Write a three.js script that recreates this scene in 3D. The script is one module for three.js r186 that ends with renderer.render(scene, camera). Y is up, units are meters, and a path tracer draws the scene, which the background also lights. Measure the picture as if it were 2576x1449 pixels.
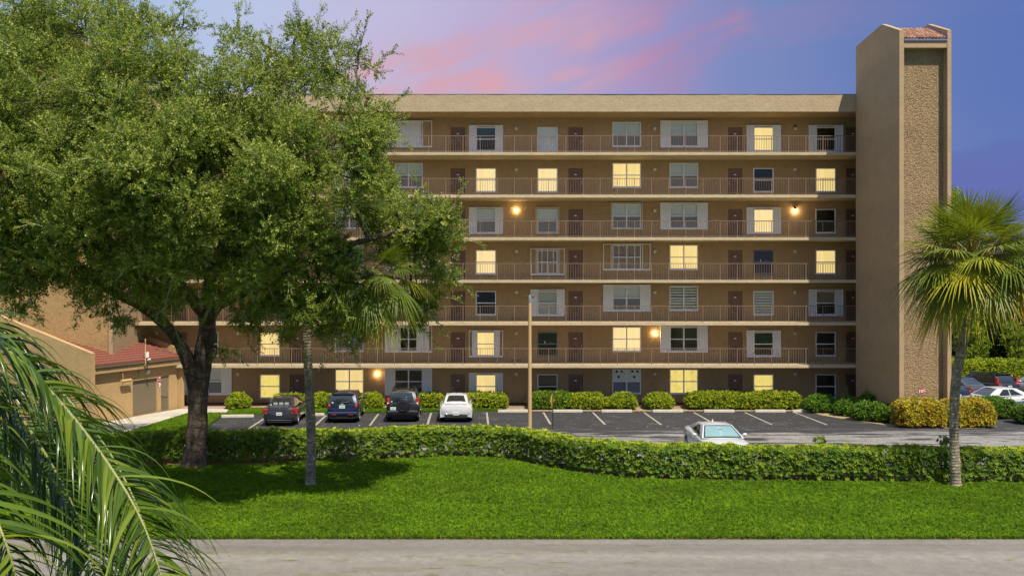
import * as THREE from 'three';
import { mergeGeometries, mergeVertices, toCreasedNormals } from 'three/addons/utils/BufferGeometryUtils.js';
import { Brush, Evaluator, SUBTRACTION } from 'three-bvh-csg';
import { FontLoader } from 'three/addons/loaders/FontLoader.js';
import { TextGeometry } from 'three/addons/geometries/TextGeometry.js';

// ---------------------------------------------------------------- camera, sky, sun, exposure
const scene = new THREE.Scene();
const FOC = 2250, CX = 1180, CY = 724, EYE = 7.4;          // lens in pixels of a 2576 x 1449 frame, eye height in metres
const camera = new THREE.PerspectiveCamera(2 * Math.atan(724.5 / FOC) * 180 / Math.PI, 2576 / 1449, 0.1, 2000);
camera.position.set(0, EYE, 0);
camera.lookAt(0, EYE, -10);
camera.setViewOffset(2576, 1449, 1288 - CX, 724.5 - CY, 2576, 1449);
const renderer = new THREE.WebGLRenderer({ antialias: true });
renderer.toneMapping = THREE.LinearToneMapping;
renderer.toneMappingExposure = 1.72;
renderer.shadowMap.enabled = true;
const EXPO = renderer.toneMappingExposure;

const SUN = new THREE.Vector3(0.52, 2.0, 1.0).normalize();
const sun = new THREE.DirectionalLight(new THREE.Color(1.0, 0.91, 0.77), 3.9);
sun.name = 'sun';
sun.position.copy(SUN).multiplyScalar(120).add(new THREE.Vector3(0, 0, -45));
sun.target.position.set(0, 0, -45);
sun.castShadow = true;
sun.shadow.mapSize.set(4096, 4096);
Object.assign(sun.shadow.camera, { left: -60, right: 60, top: 60, bottom: -60, near: 1, far: 260 });
sun.shadow.radius = 1;
scene.add(sun, sun.target);

// ---------------------------------------------------------------- random numbers, noise
function mulberry(a) { return () => { a |= 0; a = a + 0x6D2B79F5 | 0; let t = Math.imul(a ^ a >>> 15, 1 | a); t = t + Math.imul(t ^ t >>> 7, 61 | t) ^ t; return ((t ^ t >>> 14) >>> 0) / 4294967296; }; }
let R = mulberry(7);
const seed = (n) => { R = mulberry(n); };
const rr = (a, b) => a + (b - a) * R();
const clamp = (x, a = 0, b = 1) => Math.min(b, Math.max(a, x));
const lerp = (a, b, t) => a + (b - a) * t;
const smooth = (a, b, x) => { const t = clamp((x - a) / (b - a)); return t * t * (3 - 2 * t); };
function hash2(x, y) { let h = Math.imul(x, 374761393) + Math.imul(y, 668265263) | 0; h = Math.imul(h ^ h >>> 13, 1274126177); return ((h ^ h >>> 16) >>> 0) / 4294967296; }
function vnoise(x, y, px = 0, py = 0) {                    // value noise, tiling every px, py cells when given
  const xi = Math.floor(x), yi = Math.floor(y), fx = x - xi, fy = y - yi;
  const u = fx * fx * (3 - 2 * fx), v = fy * fy * (3 - 2 * fy);
  const w = (i, p) => p ? ((i % p) + p) % p : i;
  const x0 = w(xi, px), x1 = w(xi + 1, px), y0 = w(yi, py), y1 = w(yi + 1, py);
  const a = hash2(x0, y0), b = hash2(x1, y0), c = hash2(x0, y1), d = hash2(x1, y1);
  return a + (b - a) * u + (c - a) * v + (a - b - c + d) * u * v;
}
function fbm(x, y, oct, px = 0, py = 0) { let s = 0, a = 0.5, n = 0; for (let i = 0; i < oct; i++) { s += a * vnoise(x + i * 17.3 * (px ? 0 : 1), y, px, py); n += a; a *= 0.5; x *= 2; y *= 2; px *= 2; py *= 2; } return s / n; }

// ---------------------------------------------------------------- sky: evening air with pink cirrus
{
  const W = 2048, H = 1024, data = new Float32Array(W * H * 4);
  const lin = (c) => c.map((x) => Math.pow(x / 255, 2.2));
  const air = [[-180, [136, 162, 206]], [-60, [140, 170, 215]], [-26, [158, 190, 230]], [-14, [184, 195, 228]], [-6, [192, 187, 220]], [2, [184, 173, 211]], [10, [156, 153, 202]], [17, [122, 138, 190]], [24, [106, 127, 184]], [32, [94, 117, 181]], [50, [102, 126, 188]], [90, [128, 154, 203]], [180, [136, 162, 206]]].map(([a, c]) => [a, lin(c)]);
  const at = (a) => { let i = 0; while (i < air.length - 2 && air[i + 1][0] < a) i++; const t = smooth(air[i][0], air[i + 1][0], a) * 0.5 + 0.5 * clamp((a - air[i][0]) / (air[i + 1][0] - air[i][0])); return [0, 1, 2].map((k) => lerp(air[i][1][k], air[i + 1][1][k], t)); };
  const table = Array.from({ length: 721 }, (_, i) => at(i / 2 - 180));
  const zen = lin([184, 210, 240]), pink = lin([202, 162, 186]), rose = lin([174, 128, 168]), salmon = lin([220, 162, 170]), dusk = lin([78, 80, 150]);
  const D2 = (px, py) => [Math.atan((px - CX) / FOC) * 180 / Math.PI, Math.atan((CY - py) / Math.hypot(FOC, px - CX)) * 180 / Math.PI];
  const STREAKS = [[[[930, 205], [1080, 180], [1180, 185], [1260, 235]], 1.9, 0.95, 1], [[[1100, 150], [1260, 110], [1420, 75], [1640, 40]], 1.3, 0.75, 0.35], [[[1180, 140], [1380, 105], [1470, 95]], 0.7, 0.7, 0.75], [[[1420, 175], [1560, 165], [1700, 140], [1800, 105], [1860, 60]], 0.95, 0.95, 0.2], [[[1050, 225], [1400, 190], [1700, 200]], 1.3, 0.5, 0.2], [[[1300, 20], [1500, 0], [1750, -40]], 1.5, 0.55, 0.1]].map(([p, ...r]) => [p.map((q) => D2(...q)), ...r]);
  for (let y = 0; y < H; y++) {
    const el = ((y + 0.5) / H - 0.5) * 180;
    for (let x = 0; x < W; x++) {
      const th = ((x + 0.5) / W - 0.5) * 2 * Math.PI;      // atan2(z, x)
      let az = Math.atan2(Math.cos(th), -Math.sin(th)) * 180 / Math.PI;
      const e = Math.abs(el);
      let c = table[Math.round((az + 180) * 2)].slice();
      const up = smooth(20, 60, e);
      c = c.map((v, k) => lerp(v, zen[k], up));
      const low = 1 - smooth(0, 13, e);                    // paler lavender down towards the horizon
      const pale = lin([186, 176, 212]);
      c = c.map((v, k) => lerp(v, pale[k], low * 0.5 * (1 - 0.75 * smooth(12, 26, az) * (1 - smooth(60, 110, az)))));
      // cirrus: a drifting pink bank low over the roof, thin streaks elsewhere
      const ang = az + 180, w1 = fbm(ang * 0.32 + 3, e * 0.5 + 11, 4) - 0.5, w2 = fbm(ang * 0.3 + 50, e * 0.5 + 31, 4) - 0.5;
      const X = az + 2.6 * w1, Y = e + 2.4 * w2, fine = fbm(ang * 0.5 + 7 - e * 0.9, (e - az * 0.22) * 1.5 + 5, 5);
      let m = 0, warm = 0;
      if (e < 30 && az > -20 && az < 40) for (const [pts, wid, amt, hotness] of STREAKS) {
        let d = 1e9, along = 0; for (let i = 1; i < pts.length; i++) { const [ax, ay] = pts[i - 1], [bx, by] = pts[i], t = clamp(((X - ax) * (bx - ax) + (Y - ay) * (by - ay)) / ((bx - ax) ** 2 + (by - ay) ** 2)); const q = Math.hypot(X - ax - t * (bx - ax), Y - ay - t * (by - ay)); if (q < d) d = q; }
        const k = 0.85 * amt * Math.exp(-Math.pow(d / wid, 2)) * smooth(0.08, 0.72, fine); m = Math.max(m, k) + 0.25 * Math.min(m, k); warm = Math.max(warm, k * hotness);
      }
      const general = smooth(0.55, 0.85, fbm(ang * 0.07 + 3, (e - az * 0.1) * 0.36 + 11, 5)) * 0.25 * smooth(2, 8, e) * (1 - smooth(40, 80, e)) * (1 - 0.8 * smooth(18, 28, az) * (1 - smooth(60, 110, az)));
      m = clamp(m + general, 0, 0.9);
      const tint = [0, 1, 2].map((k) => lerp(lerp(pink[k], rose[k], smooth(7, 13, az)), salmon[k], clamp(warm * 1.2)));
      c = c.map((v, k) => lerp(v, tint[k], m));
      const ed = 7.4 + 1.6 * (fbm(ang * 0.25 + 9, e * 1.8, 4) - 0.5), band = smooth(ed + 0.9, ed - 0.9, e) * (0.62 + 0.5 * smooth(0.35, 0.6, fbm(ang * 0.12 + 2, e * 1.3 + 3, 4))) * smooth(20, 28, az) * (1 - smooth(60, 100, az));
      c = c.map((v, k) => lerp(v, dusk[k], clamp(band) * 0.92));
      const o = (y * W + x) * 4;
      if (el < 0) c = c.map((v) => v * lerp(1, 0.45, smooth(0, 12, -el)));
      data[o] = c[0] / EXPO; data[o + 1] = c[1] / EXPO; data[o + 2] = c[2] / EXPO; data[o + 3] = 1;
    }
  }
  const sky = new THREE.DataTexture(data, W, H, THREE.RGBAFormat, THREE.FloatType);
  sky.mapping = THREE.EquirectangularReflectionMapping;
  sky.magFilter = THREE.LinearFilter; sky.minFilter = THREE.LinearFilter; sky.needsUpdate = true;
  scene.background = sky; scene.environment = sky;
}

// ---------------------------------------------------------------- helpers
const V = (x, y, z) => new THREE.Vector3(x, y, z);
const AT = (px, py, d) => V((px - CX) / FOC * d, EYE - (py - CY) / FOC * d, -d);        // a direction and a distance give a place
const GR = (px, py, h = 0) => AT(px, py, FOC * (EYE - h) / (py - CY));                  // a place on the ground
const used = {};
const numbered = (n) => { const k = used[n] = (used[n] ?? -1) + 1; return k ? n + '_' + String(k).padStart(3, '0') : n; };
function shadows(o) { o.castShadow = true; o.receiveShadow = true; return o; }
function tag(o, label, category, group, kind) { if (label) o.userData.label = label; if (category) o.userData.category = category; if (group) o.userData.group = group; if (kind) o.userData.kind = kind; return o; }
function thing(name, label, category, pos = [0, 0, 0], turn = 0, group) {
  const o = new THREE.Group(); o.name = numbered(name); o.position.set(...pos); o.rotation.y = turn; scene.add(o); o.updateMatrixWorld();
  return tag(o, label, category, group);
}
function mesh(name, geo, mat, parent = scene, pos) {
  const m = shadows(new THREE.Mesh(geo, mat)); m.name = parent === scene ? numbered(name) : name;
  if (pos) m.position.set(...pos); parent.add(m); return m;
}
function wmesh(name, geo, mat, parent) {                    // geometry given in world metres, parent unturned
  const p = V(0, 0, 0); let q = parent; while (q && q !== scene) { p.add(q.position); q = q.parent; }
  geo.translate(-p.x, -p.y, -p.z); return mesh(name, geo, mat, parent);
}
function struct(name, geo, mat) { return tag(mesh(name, geo, mat), null, null, null, 'structure'); }
function uvm(g) {                                           // uv in metres on the axis each face looks along
  g = g.index ? g.toNonIndexed() : g; const p = g.attributes.position, uv = new Float32Array(p.count * 2);
  const a = V(), b = V(), c = V();
  for (let i = 0; i < p.count; i += 3) {
    a.fromBufferAttribute(p, i); b.fromBufferAttribute(p, i + 1).sub(a); c.fromBufferAttribute(p, i + 2).sub(a); b.cross(c);
    const ax = Math.abs(b.x), ay = Math.abs(b.y), az = Math.abs(b.z);
    for (let k = 0; k < 3; k++) {
      a.fromBufferAttribute(p, i + k);
      const [u, v] = ay >= ax && ay >= az ? [a.x, a.z] : ax >= az ? [a.z, a.y] : [a.x, a.y];
      uv[(i + k) * 2] = u; uv[(i + k) * 2 + 1] = v;
    }
  }
  g.setAttribute('uv', new THREE.BufferAttribute(uv, 2)); return g;
}
const box = (x0, x1, y0, y1, z0, z1) => uvm(new THREE.BoxGeometry(Math.abs(x1 - x0), Math.abs(y1 - y0), Math.abs(z1 - z0)).translate((x0 + x1) / 2, (y0 + y1) / 2, (z0 + z1) / 2));
function cbox(w, h, d, bev = 0.01) {                        // chamfered box centred on the origin
  const s = new THREE.Shape(), x = w / 2 - bev, y = h / 2 - bev;
  s.moveTo(-x, -y); s.lineTo(x, -y); s.lineTo(x, y); s.lineTo(-x, y);
  return uvm(new THREE.ExtrudeGeometry(s, { depth: d - 2 * bev, bevelEnabled: true, bevelThickness: bev, bevelSize: bev, bevelSegments: 1, steps: 1 }).translate(0, 0, -d / 2 + bev));
}
const merge = (list) => { const l = list.map((g) => { g = g.index ? g.toNonIndexed() : g; for (const k of Object.keys(g.attributes)) if (!['position', 'normal', 'uv'].includes(k)) g.deleteAttribute(k); if (!g.attributes.uv) g.setAttribute('uv', new THREE.BufferAttribute(new Float32Array(g.attributes.position.count * 2), 2)); if (!g.attributes.normal) g.computeVertexNormals(); return g; }); return mergeGeometries(l); };
function poly(points, y) {                                  // flat sheet from [x, z] outline, facing up, uv in metres
  const s = new THREE.Shape(points.map(([x, z]) => new THREE.Vector2(x, -z)));
  const g = new THREE.ShapeGeometry(s); g.rotateX(-Math.PI / 2); g.translate(0, y, 0); return uvm(g);
}
function slabPoly(points, y0, y1) {
  const s = new THREE.Shape(points.map(([x, z]) => new THREE.Vector2(x, -z)));
  return uvm(new THREE.ExtrudeGeometry(s, { depth: y1 - y0, bevelEnabled: false }).rotateX(-Math.PI / 2).translate(0, y0, 0));
}
function tube(pts, radii, seg = 8, rough = 0, capped = true) { // tapering limb through points
  const curve = new THREE.CatmullRomCurve3(pts), n = Math.max(6, pts.length * 4), pos = [], uv = [], idx = [];
  const fr = curve.computeFrenetFrames(n, false); let len = 0, prev = curve.getPoint(0);
  for (let i = 0; i <= n; i++) {
    const t = i / n, p = curve.getPoint(t); len += p.distanceTo(prev); prev = p;
    const k = t * (radii.length - 1), k0 = Math.min(radii.length - 2, Math.floor(k)), r = lerp(radii[k0], radii[k0 + 1], k - k0);
    for (let j = 0; j <= seg; j++) {
      const a = j / seg * 2 * Math.PI, w = 1 + rough * (fbm(j % seg * 0.9 + 5, len * 2.2 + p.x, 3) - 0.5) * 2;
      const q = p.clone().addScaledVector(fr.normals[i], Math.cos(a) * r * w).addScaledVector(fr.binormals[i], Math.sin(a) * r * w);
      pos.push(q.x, q.y, q.z); uv.push(j / seg * Math.max(1, Math.round(2 * Math.PI * radii[0])), len);
      if (i < n && j < seg) { const b = i * (seg + 1) + j; idx.push(b, b + 1, b + seg + 1, b + 1, b + seg + 2, b + seg + 1); }
    }
  }
  if (capped) { const b = pos.length / 3, p = curve.getPoint(1); pos.push(p.x, p.y, p.z); uv.push(0, len); for (let j = 0; j < seg; j++) idx.push(n * (seg + 1) + j, n * (seg + 1) + j + 1, b); }
  const g = new THREE.BufferGeometry(); g.setAttribute('position', new THREE.Float32BufferAttribute(pos, 3)); g.setAttribute('uv', new THREE.Float32BufferAttribute(uv, 2)); g.setIndex(idx); g.computeVertexNormals(); return g;
}
function instanced(name, geo, mat, items, parent) {         // items: {p, q, s, c}
  const m = shadows(new THREE.InstancedMesh(geo, mat, items.length)); m.name = parent === scene ? numbered(name) : name;
  const M = new THREE.Matrix4(), s = V();
  items.forEach((it, i) => { m.setMatrixAt(i, M.compose(it.p, it.q, s.set(it.s, it.s * (it.sy ?? 1), it.s))); if (it.c) m.setColorAt(i, it.c); });
  m.userData.kind = 'stuff'; parent.add(m); return m;
}
const C = (r, g, b) => new THREE.Color().setRGB(r, g, b);
const mixC = (a, b, t) => a.clone().lerp(b, t);
const qUp = (dir, spin) => { const q = new THREE.Quaternion().setFromUnitVectors(V(0, 1, 0), dir); return q.multiply(new THREE.Quaternion().setFromAxisAngle(V(0, 1, 0), spin)); };
function randDir() { const z = rr(-1, 1), a = rr(0, 6.2832), r = Math.sqrt(1 - z * z); return V(r * Math.cos(a), z, r * Math.sin(a)); }

// ---------------------------------------------------------------- textures
function tex(w, h, fn, srgb = false, repeat = true) {
  const d = new Uint8Array(w * h * 4);
  for (let y = 0; y < h; y++) for (let x = 0; x < w; x++) { const c = fn((x + 0.5) / w, (y + 0.5) / h), o = (y * w + x) * 4; if (typeof c === 'number') d[o] = d[o + 1] = d[o + 2] = clamp(c) * 255; else { d[o] = clamp(c[0]) * 255; d[o + 1] = clamp(c[1]) * 255; d[o + 2] = clamp(c[2]) * 255; } d[o + 3] = 255; }
  const t = new THREE.DataTexture(d, w, h); if (srgb) t.colorSpace = THREE.SRGBColorSpace;
  t.magFilter = THREE.LinearFilter; t.minFilter = THREE.LinearMipmapLinearFilter; t.generateMipmaps = true;
  if (repeat) t.wrapS = t.wrapT = THREE.RepeatWrapping; t.needsUpdate = true; return t;
}
const rep = (t, sx, sy = sx) => { const c = t.clone(); c.repeat.set(1 / sx, 1 / sy); c.needsUpdate = true; return c; };
const T = {};
T.stucco = tex(512, 512, (u, v) => 0.55 * fbm(u * 48, v * 48, 3, 48, 48) + 0.45 * fbm(u * 12, v * 12, 3, 12, 12));
T.mottle = tex(512, 512, (u, v) => { const a = fbm(u * 5, v * 5, 5, 5, 5), b = fbm(u * 30, v * 30, 3, 30, 30), s = fbm(u * 26, v * 3, 3, 26, 3); const g = 0.86 + 0.2 * (a - 0.5) + 0.12 * (b - 0.5) + 0.1 * (s - 0.5); return [g, g * 0.995, g * 0.985]; });
{ // heavy trowelled strokes of stucco
  const S = 1024, h = new Float32Array(S * S).fill(0.2); seed(11);
  for (let i = 0; i < 2600; i++) {
    const x0 = rr(0, S), y0 = rr(0, S), L = rr(14, 52), a = R() < 0.45 ? rr(-0.5, 0.5) : rr(0.9, 2.2), bend = rr(-0.03, 0.03), w = rr(3, 7.5), top = rr(0.45, 1);
    let x = x0, y = y0, d = a;
    for (let s = 0; s < L; s += 2) {
      const e = Math.sin(Math.PI * s / L), ww = w * (0.4 + 0.6 * e);
      for (let j = -8; j <= 8; j++) for (let k = -8; k <= 8; k++) { const q = Math.hypot(j, k) / ww; if (q < 1) { const o = ((Math.round(y + k) % S + S) % S) * S + (Math.round(x + j) % S + S) % S; h[o] = Math.max(h[o], top * e * Math.sqrt(1 - q * q)); } }
      x += Math.cos(d) * 2; y += Math.sin(d) * 2; d += bend * 2;
    }
  }
  T.strokeH = h; T.strokes = tex(S, S, (u, v) => { const i = Math.floor(v * S) * S + Math.floor(u * S); return 0.8 * h[i] + 0.2 * vnoise(u * 128, v * 128, 128, 128); });
}
T.bark = tex(256, 512, (u, v) => { const n = fbm(u * 10 + 0.6 * fbm(u * 4, v * 6, 2, 4, 6), v * 7, 4, 10, 7); return Math.pow(Math.abs(2 * n - 1), 0.6); });
T.barkCol = tex(256, 512, (u, v) => { const n = fbm(u * 10, v * 9, 4, 10, 9), l = smooth(0.52, 0.7, fbm(u * 5, v * 8, 4, 5, 8)); return [lerp(0.24 + 0.34 * n, 0.62, l * 0.5), lerp(0.2 + 0.3 * n, 0.6, l * 0.5), lerp(0.17 + 0.26 * n, 0.55, l * 0.5)]; }, true);
T.palmBump = tex(256, 512, (u, v) => { const n = fbm(u * 6, v * 10, 3, 6, 10); const ring = Math.abs(((v * 14 + n * 0.7) % 1) - 0.5) * 2; return 0.6 * Math.pow(ring, 3) + 0.4 * fbm(u * 30, v * 24, 3, 30, 24); });
T.palmCol = tex(256, 512, (u, v) => { const n = fbm(u * 8, v * 16, 4, 8, 16), f = fbm(u * 40, v * 30, 2, 40, 30); const spot = smooth(0.6, 0.75, fbm(u * 14, v * 20, 3, 14, 20)); const g = 0.34 + 0.3 * n + 0.22 * (f - 0.5); return [g * 1.04 + spot * 0.14, (g + spot * 0.14) * 0.95, (g + spot * 0.12) * 0.8]; }, true);
T.concrete = tex(512, 512, (u, v) => { const a = fbm(u * 6, v * 6, 5, 6, 6), b = vnoise(u * 200, v * 200, 200, 200); const g = 0.74 + 0.16 * (a - 0.5) + 0.08 * (b - 0.5); return [g, g * 0.97, g * 0.92]; }, true);
T.grain = tex(512, 512, (u, v) => 0.5 * vnoise(u * 256, v * 256, 256, 256) + 0.5 * vnoise(u * 110, v * 110, 110, 110));
T.soil = tex(512, 512, (u, v) => { const a = fbm(u * 60, v * 60, 3, 60, 60), b = fbm(u * 8, v * 8, 3, 8, 8); return [0.2 + 0.34 * a + 0.12 * b, 0.14 + 0.26 * a + 0.09 * b, 0.08 + 0.17 * a + 0.06 * b]; }, true);
T.gravel = tex(512, 512, (u, v) => { const a = vnoise(u * 130, v * 130, 130, 130), b = vnoise(u * 60, v * 60, 60, 60); const g = 0.35 + 0.4 * a + 0.16 * b; return [g, g * 0.88, g * 0.66]; }, true);
T.turf = tex(512, 512, (u, v) => { const a = fbm(u * 40, v * 40, 3, 40, 40), b = fbm(u * 6, v * 6, 3, 6, 6); return [0.13 + 0.12 * a + 0.05 * b, 0.22 + 0.18 * a + 0.06 * b, 0.05 + 0.04 * a]; }, true);
// the car park's tarmac: dark seal coat, worn through to pale grit in streaks along the drive lane
const LOT = { x0: -16, x1: 62, z0: -38, z1: -54 };
T.lot = tex(2048, 1024, (u, v) => {
  const x = lerp(LOT.x0, LOT.x1, u), z = lerp(38, 54, v);
  const f = fbm(x * 9, z * 9, 3), c = fbm(x * 0.35, z * 0.9, 4), st = fbm(x * 0.5, z * 3.4, 5), patchy = fbm(x * 1.3, z * 4.6, 4);
  let g = 0.178 + 0.05 * (c - 0.5) + 0.07 * (f - 0.5);
  const lane = 46.5 + 0.9 * (fbm(x * 0.12, 3, 3) - 0.5) * 2 - 3.6 * smooth(5, -3, x) + 0.5 * smooth(18, 26, x);
  const wear = smooth(0.5, 0.62, st + 0.32 * clamp((lane - z) / 4.5, -0.8, 0.55)) * smooth(lane + 1.0, lane - 1.2, z);
  const flecks = smooth(0.66, 0.74, patchy + 0.16 * (f - 0.5)) * smooth(53.6, 50, z) * 0.35;
  const w = clamp(wear * (0.55 + 0.6 * f) + flecks);
  return [lerp(g, 0.53, w), lerp(g * 0.985, 0.515, w), lerp(g * 1.03, 0.5, w)];
}, true, false);
// the road in front: bleached asphalt with a dark seam, tyre polish, brown tannin stains
const ROAD = { x0: -22, x1: 26, z0: 20, z1: 26.4 };
T.road = (() => {
  seed(21); const spots = [];
  for (let i = 0; i < 95; i++) { const left = R() < 0.72; spots.push([left ? rr(-9, 4.5) : rr(3, 20), left ? rr(22.6, 25.2) : rr(22.4, 25.9), rr(0.06, 0.4) * (R() < 0.25 ? 1.6 : 0.8), rr(0.02, 0.1), rr(0.5, 1.0), rr(-0.5, 0.5)]); }
  return tex(2048, 512, (u, v) => {
    const x = lerp(ROAD.x0, ROAD.x1, u), z = lerp(ROAD.z0, ROAD.z1, v);
    const f = hash2(Math.floor(x * 44), Math.floor(z * 44)), m = fbm(x * 5, z * 5, 4), c = fbm(x * 0.3 + 4, z * 1.1, 4), st = fbm(x * 0.4, z * 4, 4);
    let g = 0.45 + 0.05 * (c - 0.5) + 0.07 * (m - 0.5) + 0.06 * (f - 0.5) + 0.05 * (st - 0.5);
    const seam = Math.abs(z - (25.72 + 0.03 * fbm(x * 1.2, 2, 3))) < 0.012 && x > 2 ? 0.62 : 1;
    const crack = x > 10 && Math.abs(z - 22.9 - 0.5 * (fbm(x * 0.8, 9, 4) - 0.5)) < 0.007 * smooth(0.45, 0.6, fbm(x * 0.5, 1, 2)) ? 0.65 : 1;
    let br = 0.28 * smooth(0.54, 0.75, fbm(x * 0.55 + 8, z * 1.4 + 2, 4)) * smooth(7, -2, x), dk = 0;
    for (const [sx, sz, rx, rz, a, rot] of spots) { const dx = x - sx, dz = z - sz; if (Math.abs(dx) < 0.8 && Math.abs(dz) < 0.5) { const p = (dx * Math.cos(rot * 0.3) + dz * Math.sin(rot * 0.3)) / rx, q = (dz - dx * Math.sin(rot * 0.3)) / rz, d = Math.hypot(p, q) + 0.9 * (m - 0.5); if (rot > 0.38) dk = Math.max(dk, smooth(1, 0.4, d * 2.6)); else br = Math.max(br, a * smooth(1.1, 0.2, d)); } }
    const tyre = 0.045 * Math.exp(-Math.pow((z - 24.55 + 0.25 * (c - 0.5)) / 0.42, 2)) - 0.03 * Math.exp(-Math.pow((z - 25.4) / 0.3, 2)); g += tyre * (0.6 + 0.8 * m);
    const edge = smooth(26.22, 26.38, z + 0.25 * (m - 0.5)) * 0.6;
    g *= seam * crack; br = clamp(br + edge);
    return [lerp(g, 0.38, br * 0.95) * (1 - 0.6 * dk), lerp(g * 0.958, 0.32, br * 0.75) * (1 - 0.6 * dk), lerp(g * 0.895, 0.17, br * 0.75) * (1 - 0.6 * dk)];
  }, true, false);
})();

T.curtain = [0, 1, 2].map((k) => { // drawn curtains and blinds of the lit rooms: folds, slats, a print
  const t = tex(256, 256, (u, v) => { const fold = fbm(u * (k === 1 ? 7 : 14) + 0.25 * fbm(u * 3, v * 2, 2), v * 0.6 + k * 9, 4), slat = 0.5 + 0.5 * Math.sin(v * 6.283 * (k === 0 ? 26 : 15)); const pr = k === 2 ? smooth(0.56, 0.66, fbm(u * 6 + 3, v * 6, 4)) : 0; const g = 0.84 + 0.26 * (fold - 0.5) + (k === 1 ? 0 : 0.07 * (slat - 0.5)) - 0.12 * pr; return [g, g * (1 - 0.03 * pr), g * (1 - 0.25 * pr)]; });
  t.repeat.set(0.62, 0.62); return t; });
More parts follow.
